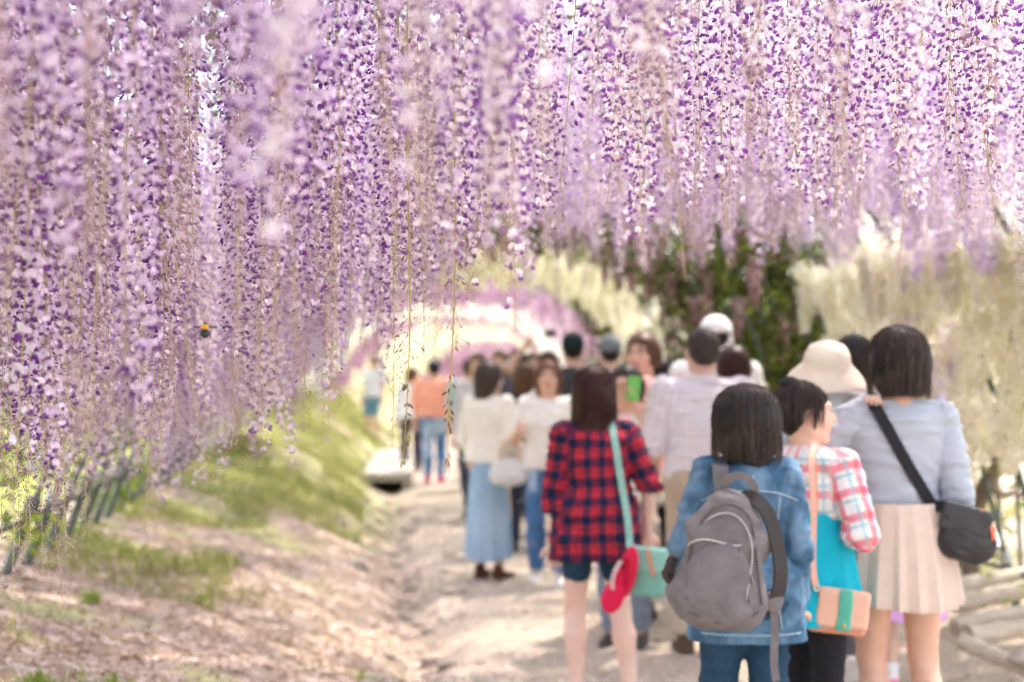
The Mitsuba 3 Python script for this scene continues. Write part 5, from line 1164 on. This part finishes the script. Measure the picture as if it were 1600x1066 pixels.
kb = new_thing('backpack', 'khaki green backpack on the person in the pale blue shirt', 'backpack'); kc = V1.W([0.02, -0.23, 1.17])
F = Field(kc - 0.3, kc + 0.32, 0.013); F.rbox(kc, (0.17, 0.09, 0.22), np.eye(3), 0.08); F.ell(kc - [0, 0.05, 0.07], (0.14, 0.08, 0.12), k=0.03); F.rough(fold_noise(95, 9, 9), 0.01)
solid(kb, 'shell', thin(F.mesh(), 0.001), (0.21, 0.25, 0.15), 'cloth')
for sx in (-0.11, 0.11): MB().add(*ribbon(curve([kc + [sx, 0.08, 0.15], kc + [sx, 0.14, 0.24], kc + [sx, 0.24, 0.25], kc + [sx, 0.33, 0.14]], 14), [0, -0.3, 1], 0.05, 0.012), c=(0.16, 0.19, 0.12)).put(kb, 'strap', 'cloth')
walker('man in a salmon shirt, faded blue jeans and dark cap seen from behind', -1.075, 19.8, -3, 1.70, (0.82, 0.36, 0.27), 'blue_jeans', 'short', True, 43, sleeve=0.55, hem=0.86, hat=('cap', (0.02, 0.04, 0.07)), head=(180, 0) if False else (10, 0), shoes=(0.62, 0.06, 0.16), e=0.035, legs={'L': (0.01, -0.02, 0), 'R': (0.0, 0.06, 0)})
T1 = walker('person in a white top and dark trousers left of the man in the salmon shirt', -1.55, 22.2, 15, 1.62, (0.76, 0.77, 0.80), (0.035, 0.03, 0.06), 'bob', seed=44, hairc=BROWNHAIR, legs={'L': (0, 0.12, 0), 'R': (0, -0.12, 0)})
L1 = walker('person in a pale grey top and blue knee length shorts by the bank', -2.62, 27.2, 150, 1.62, (0.62, 0.66, 0.70), (0.12, 0.25, 0.34), 'bob', seed=45, shorts=0.48, face=False, hairc=(0.10, 0.06, 0.04), sleeve=0.45)
crowd = [(-0.62, 25.5, 1.66, (0.70, 0.25, 0.10), 'orange top'), (0.02, 22.5, 1.72, (0.75, 0.42, 0.18), 'tan top'), (0.22, 24.5, 1.78, (0.14, 0.2, 0.3), 'navy top'), (-0.30, 20.5, 1.66, (0.35, 0.38, 0.42), 'grey top'), (0.40, 17.6, 1.66, (0.55, 0.08, 0.12), 'dark red top'),
         (0.30, 28.5, 1.70, (0.25, 0.35, 0.5), 'blue top'), (-0.25, 30.0, 1.66, (0.72, 0.70, 0.66), 'white top'), (0.62, 21.0, 1.70, (0.40, 0.30, 0.20), 'brown top'), (0.05, 17.2, 1.58, (0.06, 0.05, 0.06), 'black top'),
         (-0.36, 15.2, 1.72, (0.62, 0.60, 0.62), 'pale top'), (0.06, 15.0, 1.77, (0.10, 0.10, 0.14), 'charcoal top'), (-0.14, 16.4, 1.77, (0.60, 0.40, 0.34), 'peach top'), (0.24, 15.8, 1.74, (0.45, 0.13, 0.16), 'crimson top')]
for i, (x_, y_, h_, c_, nm_) in enumerate(crowd):
    where = ('far left of the crowd', 'deep in the crowd', 'in the crowd behind the lifted arms', 'behind the khaki backpack', 'left of the black beanie', 'at the far end of the crowd', 'farthest back on the path', 'in the crowd behind the black beanie', 'between the white jumper and the wavy hair', 'right behind the cream jumper', 'in the crowd straight beyond the cream jumper', 'in the crowd above the wavy hair', 'in the crowd beside the black beanie')[i]
    walker(f'person in a {nm_} {where}', x_, y_, (170, 10, -5, 160, 175, 0, 5, 180, 12, 172, 8, 165, 185, -6)[i], h_, c_, (0.05, 0.06, 0.10), ('bob', 'short', 'short', 'mid', 'bob', 'short', 'bob', 'bob', 'mid', 'bob', 'short', 'mid', 'bob', 'short')[i], i in (1, 2, 5, 10, 13), 60 + i, res=0.02, hairc=(DARKHAIR, BROWNHAIR)[i % 2])
N1 = walker('dark haired person in white, walking beyond the child in the sun hat', 1.66, 7.0, -4, 1.70, (0.80, 0.79, 0.77), (0.06, 0.065, 0.08), 'bob', seed=50, res=0.012, legs={'L': (0.02, -0.25, 0.16, -60), 'R': (0.03, 0.12, 0)}, width=1.05)
CH = walker('child in violet with white socks and pink shoes, mostly hidden behind the beige skirt', 1.86, 6.85, 0, 1.06, (0.56, 0.30, 0.66), None, 'bob', seed=51, res=0.011, skirt=((0.62, 0.34, 0.66), 0.62, 0.36, 0.2), shoes=(0.80, 0.16, 0.34))
m = MB()
for nm in 'LR':
    a = CH.J['an' + nm]; k_ = CH.J['kn' + nm]; m.add(*tube(CH.W(np.array([a + [0, 0, -0.01], a + (k_ - a) * 0.2, a + (k_ - a) * 0.36])), [0.030, 0.029, 0.033], 12), c=(0.8, 0.8, 0.82))
m.put(CH.key, 'socks', 'cloth', True)
ub = new_thing('umbrella_bag', 'black bag with a green and white bundle on top beyond the grey backpack', 'bag'); uc = at(1046, 825, 8.2)
F = Field(uc - 0.3, uc + 0.3, 0.012); F.cone(uc + [-0.01, 0, 0.10], uc + [0.03, 0, -0.16], 0.062, 0.045, k=0.0); F.rough(fold_noise(97, 10, 10), 0.008); solid(ub, 'shell', F.mesh(), (0.025, 0.025, 0.03), 'cloth')
F = Field(uc - 0.1, uc + [0.2, 0.2, 0.4], 0.012); F.ell(uc + [-0.02, 0, 0.16], (0.06, 0.05, 0.05), k=0); solid(ub, 'bundle', F.mesh(), (0.72, 0.74, 0.70), 'cloth')
F = Field(uc - 0.1, uc + [0.2, 0.2, 0.5], 0.012); F.ell(uc + [0.03, 0, 0.24], (0.06, 0.05, 0.055), k=0); F.ell(uc + [-0.04, -0.01, 0.2], (0.03, 0.03, 0.03), k=0.01); solid(ub, 'green_bundle', F.mesh(), (0.42, 0.60, 0.10), 'cloth')
MB().add(*ribbon(curve([uc + [0.075, 0, 0.2], uc + [0.085, 0, 0.05], uc + [0.09, 0, -0.1]], 8), [0, -1, 0], 0.05, 0.01), c=(0.70, 0.05, 0.20)).put(ub, 'pink_strap', 'cloth')
MB().add(*tube(curve([uc + [-0.01, 0.03, 0.2], uc + [0.0, 0.03, 0.0], uc + [0.03, 0.03, -0.3], uc + [0.04, 0.03, -float(uc[2]) + 0.02]], 10), 0.012, 6), c=(0.05, 0.05, 0.05)).put(ub, 'pole', 'gloss', True)
# ------------------------------------------------------------------ ground cover, stones, slab, logs, trunks, hedges
def scat(base, label, tv, tf, P, R, size, cols, bsdf, seed, kind='stuff'):
    r = R0(seed); n = len(P)
    c = np.array(cols)[r.integers(len(cols), size=n)] * r.uniform(0.75, 1.2, (n, 1))
    v, f, c = scatter(tv, tf, mats(R, P, size), None, c)
    key = part('', base, (v, f), bsdf, color=c); tag(key, label, kind=kind)
def spread(r, n, vlo, vhi, ulo, uhi, power=1.0):
    u = ulo + (uhi - ulo) * r.random(n) ** power; v = r.uniform(vlo, vhi, n); return v, u
r = R0(101)
PETALV = np.array([[0, 0, 0], [0.6, 0.35, 0.12], [1.1, 0, 0.05], [0.6, -0.35, 0.1]]); PETALF = np.array([[0, 1, 2], [0, 2, 3]])
def flat_rot(r, n, tilt=0.5):
    z = unit(np.stack([r.normal(0, tilt, n), r.normal(0, tilt, n), np.ones(n)], -1)); a = r.uniform(0, 6.28, n)
    x = np.stack([np.cos(a), np.sin(a), 0 * a], -1); x = unit(x - (x * z).sum(1, keepdims=True) * z); return rot_from_axes(x, np.cross(z, x), z)
v, u = spread(r, 26000, -1.9, 0.55, 4.2, 17, 1.5); keep = nfbm(np.stack([v * 1.6, u * 1.6, 0 * u], -1), 3, 4) > 0.50; v, u = v[keep], u[keep]
scat('fallen_petals', 'fallen pale pink and lilac petals strewn over the bank', PETALV, PETALF, on_ground(v, u, 0.006), flat_rot(r, len(v)), r.uniform(0.007, 0.016, len(v)), [(0.78, 0.64, 0.70), (0.70, 0.52, 0.66), (0.84, 0.74, 0.74), (0.62, 0.46, 0.58)], 'petal', 102)
v, u = spread(r, 7000, 0.05, 1.0, 5.0, 17, 1.3); keep = r.random(len(v)) < np.exp(-((v - 0.35) / 0.35)**2)
v, u = v[keep], u[keep]
scat('fallen_petals', 'fallen petals and pale litter along the stony gutter', PETALV, PETALF, on_ground(v, u, 0.006), flat_rot(r, len(v)), r.uniform(0.010, 0.022, len(v)), [(0.80, 0.72, 0.74), (0.72, 0.58, 0.68), (0.84, 0.80, 0.76)], 'petal', 103)
v, u = spread(r, 16000, -1.9, 0.5, 4.5, 14, 1.4)
scat('dry_leaves', 'dry brown leaves and twigs littering the bank', LV, LF, on_ground(v, u, 0.008), flat_rot(r, len(v), 0.6), r.uniform(0.012, 0.032, len(v)), [(0.26, 0.15, 0.08), (0.36, 0.23, 0.13), (0.18, 0.11, 0.07), (0.45, 0.33, 0.22)], 'leaf', 104)
# grass: bent blades
BV = np.array([[0, -0.05, 0], [0, 0.05, 0], [0.10, -0.04, 0.55], [0.10, 0.04, 0.55], [0.38, 0, 0.95]]); BF = np.array([[0, 1, 3], [0, 3, 2], [2, 3, 4]])
def up_rot(r, n, lean=0.35):
    z = unit(np.stack([r.normal(0, lean, n), r.normal(0, lean, n), np.ones(n)], -1)); a = r.uniform(0, 6.28, n)
    x = np.stack([np.cos(a), np.sin(a), 0 * a], -1); x = unit(x - (x * z).sum(1, keepdims=True) * z); return rot_from_axes(x, np.cross(z, x), z)
def grass(base, label, n, vlo, vhi, ulo, uhi, hgt, thr, seed, cols, power=1.0):
    r = R0(seed); v, u = spread(r, n, vlo, vhi, ulo, uhi, power)
    k = nfbm(np.stack([v * 1.5, u * 1.2, 0 * u + seed], -1), 3, 8) > thr; v, u = v[k], u[k]
    tall = nfbm(np.stack([v * 3, u * 3, 0 * u], -1), 2, 5)
    scat(base, label, BV, BF, on_ground(v, u, -0.01), up_rot(r, len(v)), hgt * (0.4 + 1.1 * tall) * r.uniform(0.6, 1.2, len(v)), cols, 'leaf', seed + 1)
GR = [(0.42, 0.46, 0.14), (0.34, 0.40, 0.10), (0.54, 0.54, 0.24), (0.26, 0.31, 0.08), (0.62, 0.58, 0.36)]
grass('bank_grass', 'rough yellow green grass and weeds on the far part of the bank', 52000, -2.2, 0.02, 12.5, 33, 0.11, 0.42, 111, GR)
grass('bank_grass', 'scattered green grass tufts on the near bank', 14000, -1.9, 0.1, 4.6, 12, 0.08, 0.76, 113, GR)
grass('bank_grass', 'yellow green grass on the upper edge of the near bank', 9000, -2.0, -0.75, 7.5, 13, 0.09, 0.46, 119, GR)
grass('verge_grass', 'tall bright grass behind the arches on the left', 18000, -6, -2.9, 6, 40, 0.22, 0.30, 115, [(0.44, 0.52, 0.14), (0.34, 0.43, 0.10), (0.54, 0.56, 0.24)])
grass('verge_grass', 'dry pale grass beyond the right side of the tunnel', 12000, 3.9, 7.5, 5, 20, 0.18, 0.45, 117, [(0.46, 0.42, 0.18), (0.36, 0.38, 0.12), (0.55, 0.50, 0.30)])
def tuft(v0, u0, n, hgt, seed, col, label):
    r = R0(seed); v, u = r.normal(v0, 0.028, n), r.normal(u0, 0.03, n)
    scat('grass_tuft', label, BV, BF, on_ground(v, u, -0.01), up_rot(r, n, 0.5), r.uniform(0.5, 1.1, n) * hgt, col, 'leaf', seed, kind='thing')
for k_, (px, py, d, lab) in enumerate(((60, 1030, 5.2, 'small green grass tuft low on the bank at the bottom left corner'), (180, 1030, 5.3, 'bright green grass tuft on the bank, second from the left corner'), (570, 1020, 6.9, 'pale green grass tuft at the foot of the bank beside the gutter'), (140, 905, 6.9, 'green tuft at the feet of the nearest arches'))):
    p = at(px, py, d); v_ = p[0] - float(axis(p[1])); tuft(v_, p[1], 60, 0.09, 120 + k_, [(0.24, 0.34, 0.05), (0.34, 0.42, 0.10)], lab)
    key = [k for k in labels if k.startswith('grass_tuft')][-1]; labels[key]['category'] = 'grass tuft'
# sprigs of young leaves at the arch feet
for k_, (px, py, d, n, lab) in enumerate(((62, 832, 6.9, 26, 'sprig of yellow green leaves on the nearest arch leg'), (232, 738, 10.2, 40, 'bright yellow green leaf sprig on an arch leg, midway along the row'), (190, 780, 10.0, 60, 'leafy green shoots crowding the arch feet'), (1572, 690, 8.3, 70, 'fresh yellow green leaf clump on the leaning trunk at the right edge'))):
    r = R0(140 + k_); p = at(px, py, d) + r.normal(0, 1, (n, 3)) * [0.06, 0.08, 0.05 if k_ != 2 else 0.12]
    m = MB(); key = new_thing('leaf_sprig', lab, 'leaf sprig')
    v, f, c = scatter(LV, LF, mats(rand_rot(r, n), p, r.uniform(0.05, 0.085, n)), None, np.array([(0.36, 0.44, 0.05), (0.26, 0.36, 0.05)])[r.integers(2, size=n)])
    part(key, 'leaves', (v, f), 'leaf', color=c, kind='stuff')
    part(key, 'twig', tube(curve([p.mean(0) - [0.02, 0, 0.15], p.mean(0), p.mean(0) + [0.03, 0.02, 0.06]], 8), 0.004, 5), 'bark')
# stones of the gutter
r = R0(150)
def rock(r, s):
    m = trimesh.creation.icosphere(2, 1.0); v = m.vertices * [1, r.uniform(0.6, 1), r.uniform(0.35, 0.6)]
    v = v * (0.72 + 0.56 * nfbm(m.vertices * 1.3 + r.uniform(0, 50), 3, 2))[:, None]; return v * s, m.faces
for i in range(90):
    u_ = 5.6 + 13 * r.random() ** 1.3; v_ = 0.36 + r.normal(0, 0.17); s_ = r.uniform(0.03, 0.085); v, f = rock(r, s_); P = on_ground(np.array([v_]), np.array([u_]))[0]
    key = numbered('stone'); part('', 'x_', (v @ Rz(r.uniform(0, 360)).T + P + [0, 0, s_ * 0.12], f), 'rock_face', 40) if False else scene.__setitem__(key, mikit.ply((v @ Rz(r.uniform(0, 360)).T + P + [0, 0, s_ * 0.12], f), 'rock_face', smooth=40))
    big = s_ > 0.06; tag(key, ('large' if big else 'small') + ' rough grey brown stone lying in the shallow gutter left of the path', 'stone', ('large' if big else 'small') + ' stones in the gutter')
n = 5000; v, u = spread(r, n, -0.1, 3.3, 5.0, 15, 1.4); k = (r.random(n) < 0.25) | (np.abs(v - 0.4) < 0.25); v, u = v[k], u[k]
tv, tf = ellipsoid_lp(1, 0.8, 0.6, 5, 3)
scat('pebbles', 'pebbles and grit on the dirt path and in the gutter', tv, tf, on_ground(v, u, 0.002), flat_rot(r, len(v), 0.3), r.uniform(0.006, 0.022, len(v)), [(0.42, 0.36, 0.30), (0.30, 0.25, 0.20), (0.56, 0.51, 0.46)], 'matte', 151)
# culvert slab
ua, ub_ = 19.3, 25.5; va, vb = 0.02, 0.56
key = new_thing('culvert', 'pale concrete slab covering the gutter with a dark opening at its near end', 'culvert')
def slab(v0, v1, u0, u1, z0, z1, n=10):
    uu = np.linspace(u0, u1, n); m = MB(); P = []
    for q in uu: P += [[v0 + float(axis(q)), q, z0], [v1 + float(axis(q)), q, z0], [v1 + float(axis(q)), q, z1], [v0 + float(axis(q)), q, z1]]
    f = [[4 * i + j, 4 * i + (j + 1) % 4, 4 * i + 4 + (j + 1) % 4, 4 * i + 4 + j] for i in range(n - 1) for j in range(4)] + [[3, 2, 1, 0], [4 * n - 4, 4 * n - 3, 4 * n - 2, 4 * n - 1]]
    return np.array(P), np.array(f)
part(key, 'slab', slab(va - 0.06, vb + 0.06, ua, ub_, 0.06, 0.16), 'concrete')
part(key, 'side_wall', slab(va - 0.06, va + 0.07, ua + 0.02, ub_, -0.25, 0.058), 'concrete'); part(key, 'side_wall', slab(vb - 0.07, vb + 0.06, ua + 0.02, ub_, -0.25, 0.058), 'concrete')
part(key, 'back_wall', slab(va + 0.072, vb - 0.072, ua + 1.6, ua + 1.7, -0.25, 0.098, 3), 'concrete')
# logs at the right
def log(p0, p1, ra, rb, label, bend=(0, 0, 0), bsdf='dry_log', seed=0):
    key = new_thing('log', label, 'log'); r = R0(seed); p0, p1 = np.array(p0, float), np.array(p1, float)
    P = curve([p0, (p0 + p1) / 2 + bend, p1], 16) + np.cumsum(r.normal(0, 0.003, (16, 3)), 0)
    scene[key] = mikit.ply(tube(P, np.linspace(ra, rb, 16) * (1 + 0.08 * r.normal(size=16)), 9), bsdf, smooth=40)
g = lambda px, py, d: at(px, py, d)
log(g(1488, 920, 8.0), g(1720, 878, 8.6), 0.055, 0.045, 'long pale log on the ground at the right, farthest of the stack', seed=1)
log(g(1486, 945, 7.6), g(1730, 900, 8.1), 0.05, 0.05, 'long pale log, second farthest of the stack on the right', seed=2)
log(g(1490, 982, 7.2), g(1740, 930, 7.7), 0.045, 0.04, 'thin weathered log in the middle of the stack on the right', (0, 0, 0.02), seed=3)
log(g(1512, 996, 7.0), g(1740, 955, 7.4), 0.052, 0.045, 'grey log with a sawn reddish end on the right', seed=4)
log(g(1500, 1000, 6.9), g(1700, 1062, 6.5), 0.045, 0.035, 'bent barkless branch lying nearest on the right', (0, 0, -0.02), seed=5)
v, f = rock(R0(9), 0.10); key = numbered('boulder'); scene[key] = mikit.ply((v + g(1608, 1030, 6.6), f), 'rock_face', smooth=40); tag(key, 'rounded grey stone at the right edge beside the bent branch', 'stone')
# vine trunks on the right side
def trunk(label, pts, r0_, r1_, branches, seed):
    key = new_thing('wisteria_vine', label, 'vine'); r = R0(seed)
    P = curve(pts, 26) + r.normal(0, 0.008, (26, 3)); part(key, 'trunk', tube(P, np.linspace(r0_, r1_, 26) * (1 + 0.12 * r.normal(size=26)), 9), 'bark', 40)
    for b in branches:
        Q = curve(b, 16) + r.normal(0, 0.006, (16, 3)); part(key, 'branch', tube(Q, np.linspace(r1_ * 0.8, r1_ * 0.35, 16), 6), 'bark', 40)
b0 = g(1520, 860, 8.6); 
trunk('gnarled brown vine trunk leaning right behind the black shoulder bag', [b0 - [0, 0, 0.25], g(1532, 770, 8.5), g(1560, 730, 8.4), g(1612, 690, 8.3), g(1680, 560, 8.3), g(1640, 430, 8.4)], 0.06, 0.035, [[g(1545, 752, 8.45), g(1568, 775, 8.5), g(1590, 770, 8.6), g(1620, 800, 8.6)], [g(1560, 730, 8.4), g(1545, 690, 8.4), g(1528, 640, 8.5), g(1535, 590, 8.6)]], 161)
trunk('thin twisting vine stem among the cream flowers right of the dark bob', [g(1490, 850, 9.4) - [0, 0, 0.3], g(1500, 760, 9.4), g(1505, 660, 9.3), g(1530, 600, 9.3), g(1515, 540, 9.2), g(1480, 440, 9.0)], 0.04, 0.022, [[g(1505, 650, 9.3), g(1545, 610, 9.3), g(1560, 560, 9.2)]], 162)
for k_, (px, py0, py1, d) in enumerate(((1566, 840, 690, 8.9), (1596, 850, 700, 8.6))):
    key = new_thing('stake', ('slim dark green garden stake behind the leaning vine trunk', 'slim dark green garden stake at the right edge of the view')[k_], 'stake'); scene[key] = mikit.ply(tube(np.array([g(px, py0, d) - [0, 0, 0.25], g(px - 10, py1, d)]), 0.012, 6), 'steel', smooth=35)
# bare twisted stems inside the canopy
for k_, (v0, u0, v1, u1) in enumerate(((3.7, 9.5, 1.2, 13.0), (3.75, 13.0, 0.8, 16.0), (-1.5, 16.5, 0.6, 18.0), (3.6, 18.0, 0.5, 20.5))):
    t = np.linspace(0, 1, 9); vv, uu = v0 + (v1 - v0) * t, u0 + (u1 - u0) * t; zz = arch_z(vv, uu) + 0.05; zz[0] = 0.0
    r = R0(170 + k_); trunk(('brown vine stem climbing the right side at the start of the dark leafy stretch', 'brown vine stem among the first cream arch flowers', 'brown vine stem climbing the left side beyond the racemes', 'brown vine stem in the second dark leafy stretch')[k_], np.stack([vv + axis(uu) + r.normal(0, 0.05, 9), uu, zz], -1), 0.05, 0.02, [], 180 + k_)
# fence panel and post beyond the left bank
key = new_thing('screen_fence', 'pale blue grey screen fence beyond the far left bank', 'fence')
fa, fb = np.array([-7.2, 24.5]), np.array([-5.4, 40.0]); zf = 1.15
for i in range(7):
    a, b = fa + (fb - fa) * (i / 7 + 0.004), fa + (fb - fa) * ((i + 1) / 7 - 0.004); d_ = unit(b - a); nrm = np.array([d_[1], -d_[0]]) * 0.02
    P = np.array([[*(a - nrm), zf], [*(a + nrm), zf], [*(b + nrm), zf], [*(b - nrm), zf]]); P2 = P + [0, 0, 0.75]
    MB().add(np.vstack([P, P2]), [[0, 1, 5, 4], [1, 2, 6, 5], [2, 3, 7, 6], [3, 0, 4, 7], [4, 5, 6, 7], [3, 2, 1, 0]], (0.56, 0.61, 0.63)).put(key, 'panel', 'matte')
    if i: part(key, 'fence_post', tube(np.array([[*a, zf - 0.4], [*a, zf + 0.85]]), 0.035, 7), 'steel', 35)
# trees and hedges outside
def tree(x, y, h, w, seed, cols, label, n=2200, lsz=0.22, cat='tree', group=None):
    key = new_thing('tree', label, cat, group); r = R0(seed); z0 = float(ground_z(x, y))
    P = np.array([x, y, z0 - 0.2]) + np.cumsum(np.vstack([[0, 0, 0], r.normal(0, 0.06, (7, 3)) * [1, 1, 0] + [0, 0, h * 0.11]]), 0)
    part(key, 'trunk', tube(P, np.linspace(0.035 * h, 0.012 * h, 8), 8), 'bark', 40)
    m = MB()
    cl = []
    for i in range(9):
        a = r.uniform(0, 6.28); e = P[3 + i % 5] + np.array([math.cos(a) * w * 0.38, math.sin(a) * w * 0.38, h * r.uniform(0.05, 0.3)]); cl.append(e); m.add(*tube(curve([P[2 + i % 5], (P[2 + i % 5] + e) / 2 + [0, 0, 0.1], e], 6), np.linspace(0.012 * h, 0.004 * h, 6), 5))
    part(key, 'limbs', m.mesh(), 'bark', 40)
    cl = np.array(cl + [P[-1] + [0, 0, h * 0.12]])
    q = cl[r.integers(len(cl), size=n)] + unit(r.normal(size=(n, 3))) * (r.random((n, 1)) ** 0.45) * [w * 0.30, w * 0.30, h * 0.19]
    c = np.array(cols)[r.integers(len(cols), size=n)] * r.uniform(0.7, 1.3, (n, 1))
    v, f, c = scatter(LV, LF, mats(rand_rot(r, n), q, lsz * r.uniform(0.6, 1.3, n)), None, c); part(key, 'crown', (v, f), 'leaf', color=c)
TG = [(0.16, 0.24, 0.05), (0.24, 0.32, 0.08), (0.10, 0.15, 0.03), (0.32, 0.36, 0.10)]
r = R0(190)
for i, (x, y, h, w) in enumerate(((-8.5, 17, 4.5, 4), (-11, 24, 5, 5), (-10, 33, 6, 5), (-16, 42, 7, 7), (-9, 52, 7, 7), (-3, 72, 9, 9), (5, 76, 9, 10), (13, 70, 8, 9), (-12, 70, 9, 9), (13, 26, 6, 5.5), (9, 36, 6, 6), (10, 50, 7, 7))):
    tree(x, y, h, w, 200 + i, TG, 'leafy green tree standing outside the flower tunnel', group='trees around the flower tunnel')
hx = np.linspace(-400, 400, 120); hill = MB(); Pq = []
for k_, (dy, hz) in enumerate(((0, -2), (60, 0.55), (140, 0.85), (260, 1.0))):
    Pq.append(np.stack([hx, 180 + dy + 0 * hx, (14 + 16 * nfbm(np.stack([hx * 0.012, hx * 0 + 3, hx * 0], -1), 3, 6)) * max(hz, 0) + min(hz, 0)], -1))
Pq = np.vstack(Pq); i_, j_ = np.meshgrid(np.arange(3), np.arange(119), indexing='ij'); qq = np.stack([i_ * 120 + j_, i_ * 120 + j_ + 1, (i_ + 1) * 120 + j_ + 1, (i_ + 1) * 120 + j_], -1).reshape(-1, 4)
scene['forest_bsdf'] = {'type': 'twosided', 'bsdf': {'type': 'principled', 'roughness': 0.95, 'specular': 0.1, 'base_color': proc(lambda p, n, uv: mix((0.05, 0.08, 0.02), (0.16, 0.21, 0.06), fbm(p.x * 0.4, p.y * 0.4, p.z * 0.4, 4)))}}
part('', 'hills', (Pq, qq), 'forest_bsdf', smooth=True); tag('hills', 'wooded hills far behind the tunnel', kind='structure')

# ------------------------------------------------------------------ the two long bare stems, and the bee
def bare_raceme(label, x, u, ztop, length, seed):
    key = new_thing('bare_raceme', label, 'wisteria raceme'); r = R0(seed); w = np.linspace(0, 1, 40)
    path = np.stack([x + 0.012 * np.sin(5 * w + seed) * w, u + 0 * w, ztop - length * w], -1)
    MB().add(*tube(path, 0.0031 - 0.0021 * w, 6), c=(0.40, 0.34, 0.10)).put(key, 'stem', 'matte', True)
    n = 95; t = np.sort(r.random(n)) ** 0.9; p0 = np.stack([np.interp(t, w, path[:, k]) for k in range(3)], -1); phi = r.uniform(0, 6.28, n)
    out = unit(np.stack([np.cos(phi), np.sin(phi), -r.uniform(0.2, 1.2, n)], -1)); ln = np.where(t < 0.75, r.uniform(0.006, 0.034, n), r.uniform(0.002, 0.008, n)); p1 = p0 + out * ln[:, None]
    (tv, tf), tc = bud((0.22, 0.13, 0.10), (0.34, 0.28, 0.10), 0.0062, 0.0021)
    x_ = unit(out + [0, 0, -0.6]); y_ = unit(np.cross([0, 0, 1.0], x_)); v, f, c = scatter(tv, tf, mats(rot_from_axes(x_, y_, np.cross(x_, y_)), p1, r.uniform(0.6, 1.2, n)), tc, r.uniform(0.7, 1.5, (n, 1)) * np.array([1, 1, 1]))
    MB().add(v, f, c).put(key, 'buds', 'petal', kind='stuff')
    m = MB()
    for a, b in zip(p0, p1): m.add(*tube(np.array([a, b]), 0.0007, 3, cap=False), c=CALYX)
    m.put(key, 'stalks', 'matte', kind='stuff')
bare_raceme('long nearly bare wisteria stem hanging left of the man in the salmon shirt', float(at(635, 500, 3.0)[0]), 3.0, 2.25, 0.92, 5)
bare_raceme('long nearly bare wisteria stem hanging over the shoulder of the salmon shirt', float(at(708, 500, 3.0)[0]), 3.0, 2.25, 0.93, 6)
bare_raceme('thin bare wisteria stem with a hooked tip hanging at the upper right', float(at(1552, 200, 3.3)[0]), 3.3, 2.5, 0.50, 7)
slim = raceme_group('raceme_slim', 0.95, 62, 401, 'purple', open_to=0.42, width=0.030)
for k_, (px, py, d) in enumerate(((512, 645, 3.05), (655, 520, 3.2), (200, 700, 3.0), (78, 900, 2.6), (40, 1000, 2.5), (130, 760, 2.9), (1125, 300, 3.1), (1000, 440, 6.5), (393, 520, 3.0), (1290, 240, 3.2), (8, 880, 2.7), (102, 860, 2.9), (25, 790, 3.0), (60, 820, 2.6), (160, 700, 2.8), (115, 690, 3.1), (240, 660, 3.0), (290, 640, 3.2))):
    p = at(px, py, d); key = place_raceme('wisteria_raceme', slim, p[0], p[1], p[2] + 0.95, 40.0 * k_, (0, 0))
    tag(key, ('slim purple raceme ending low beside the far bank, left of centre', 'slim purple raceme between the two long bare stems', 'slim purple raceme ending above the arch legs', 'slim purple raceme hanging lowest at the left edge', 'slim purple raceme trailing to the ground litter at the far left', 'slim purple raceme in front of the arch collars', 'slim purple raceme ending above the denim jacket', 'slim purple raceme hanging alone above the checked shirt', 'slim purple raceme ending right of the bee', 'slim purple raceme ending above the cream sun hat') [k_] if k_ < 10 else ('slim purple raceme at the very left edge, ending near the arch feet', 'slim purple raceme ending beside the leaf sprig on the nearest arch leg', 'slim purple raceme close to the left edge, ending at leaf sprig height', 'slim purple raceme hanging right over the nearest leaf sprig', 'slim purple raceme ending over the fourth arch leg', 'slim purple raceme ending over the third arch leg', 'slim purple raceme ending left below the bee', 'slim purple raceme ending straight below the bee')[k_ - 10], 'wisteria raceme'); tag(key + '__florets', kind='stuff'); tag(key + '__stalks', kind='stuff')
bee = new_thing('bee', 'black and orange carpenter bee hovering before the racemes on the left', 'bee'); bp_ = at(320, 518, 2.7)
F = Field(bp_ - 0.03, bp_ + 0.03, 0.0012); F.ell(bp_ + [0, 0, -0.0035], (0.0085, 0.009, 0.0098), k=0); solid(bee, 'abdomen', F.mesh(), (0.012, 0.012, 0.016))
F = Field(bp_ - 0.03, bp_ + 0.03, 0.0012); F.ell(bp_ + [0, 0.0, 0.0075], (0.0072, 0.0072, 0.0060), k=0); F.rough(lambda Q: nfbm(Q * 900, 2, 3), 0.0008); solid(bee, 'thorax', F.mesh(), (0.70, 0.36, 0.03), 'cloth')
F = Field(bp_ - 0.03, bp_ + 0.03, 0.0012); F.ell(bp_ + [0, 0.004, 0.0135], (0.0045, 0.004, 0.0038), k=0); solid(bee, 'head', F.mesh(), (0.015, 0.015, 0.015))
scene['wing'] = {'type': 'principledthin', 'base_color': {'type': 'rgb', 'value': [0.12, 0.10, 0.13]}, 'roughness': 0.3, 'spec_trans': 0.5, 'diff_trans': 0.6}
for sd in (-1, 1):
    w = np.array([[sd * 0.005, 0, 0.008], [sd * 0.012, 0, 0.0105], [sd * 0.022, 0.001, 0.0095], [sd * 0.024, 0.002, 0.0075], [sd * 0.014, 0.001, 0.0055]]) + bp_
    part(bee, 'wing', (w, np.array([[0, 1, 4], [1, 2, 4], [2, 3, 4]])), 'wing')
m = MB()
for sd in (-1, 1):
    for k_ in range(3): m.add(*tube(np.array([bp_ + [sd * 0.004, 0, 0.004 - 0.004 * k_], bp_ + [sd * 0.010, 0.003, 0.0 - 0.005 * k_], bp_ + [sd * 0.009, 0.002, -0.006 - 0.005 * k_]]), 0.0007, 4), c=(0.01, 0.01, 0.01))
m.put(bee, 'legs', 'gloss')
tag('camera', None) if False else None
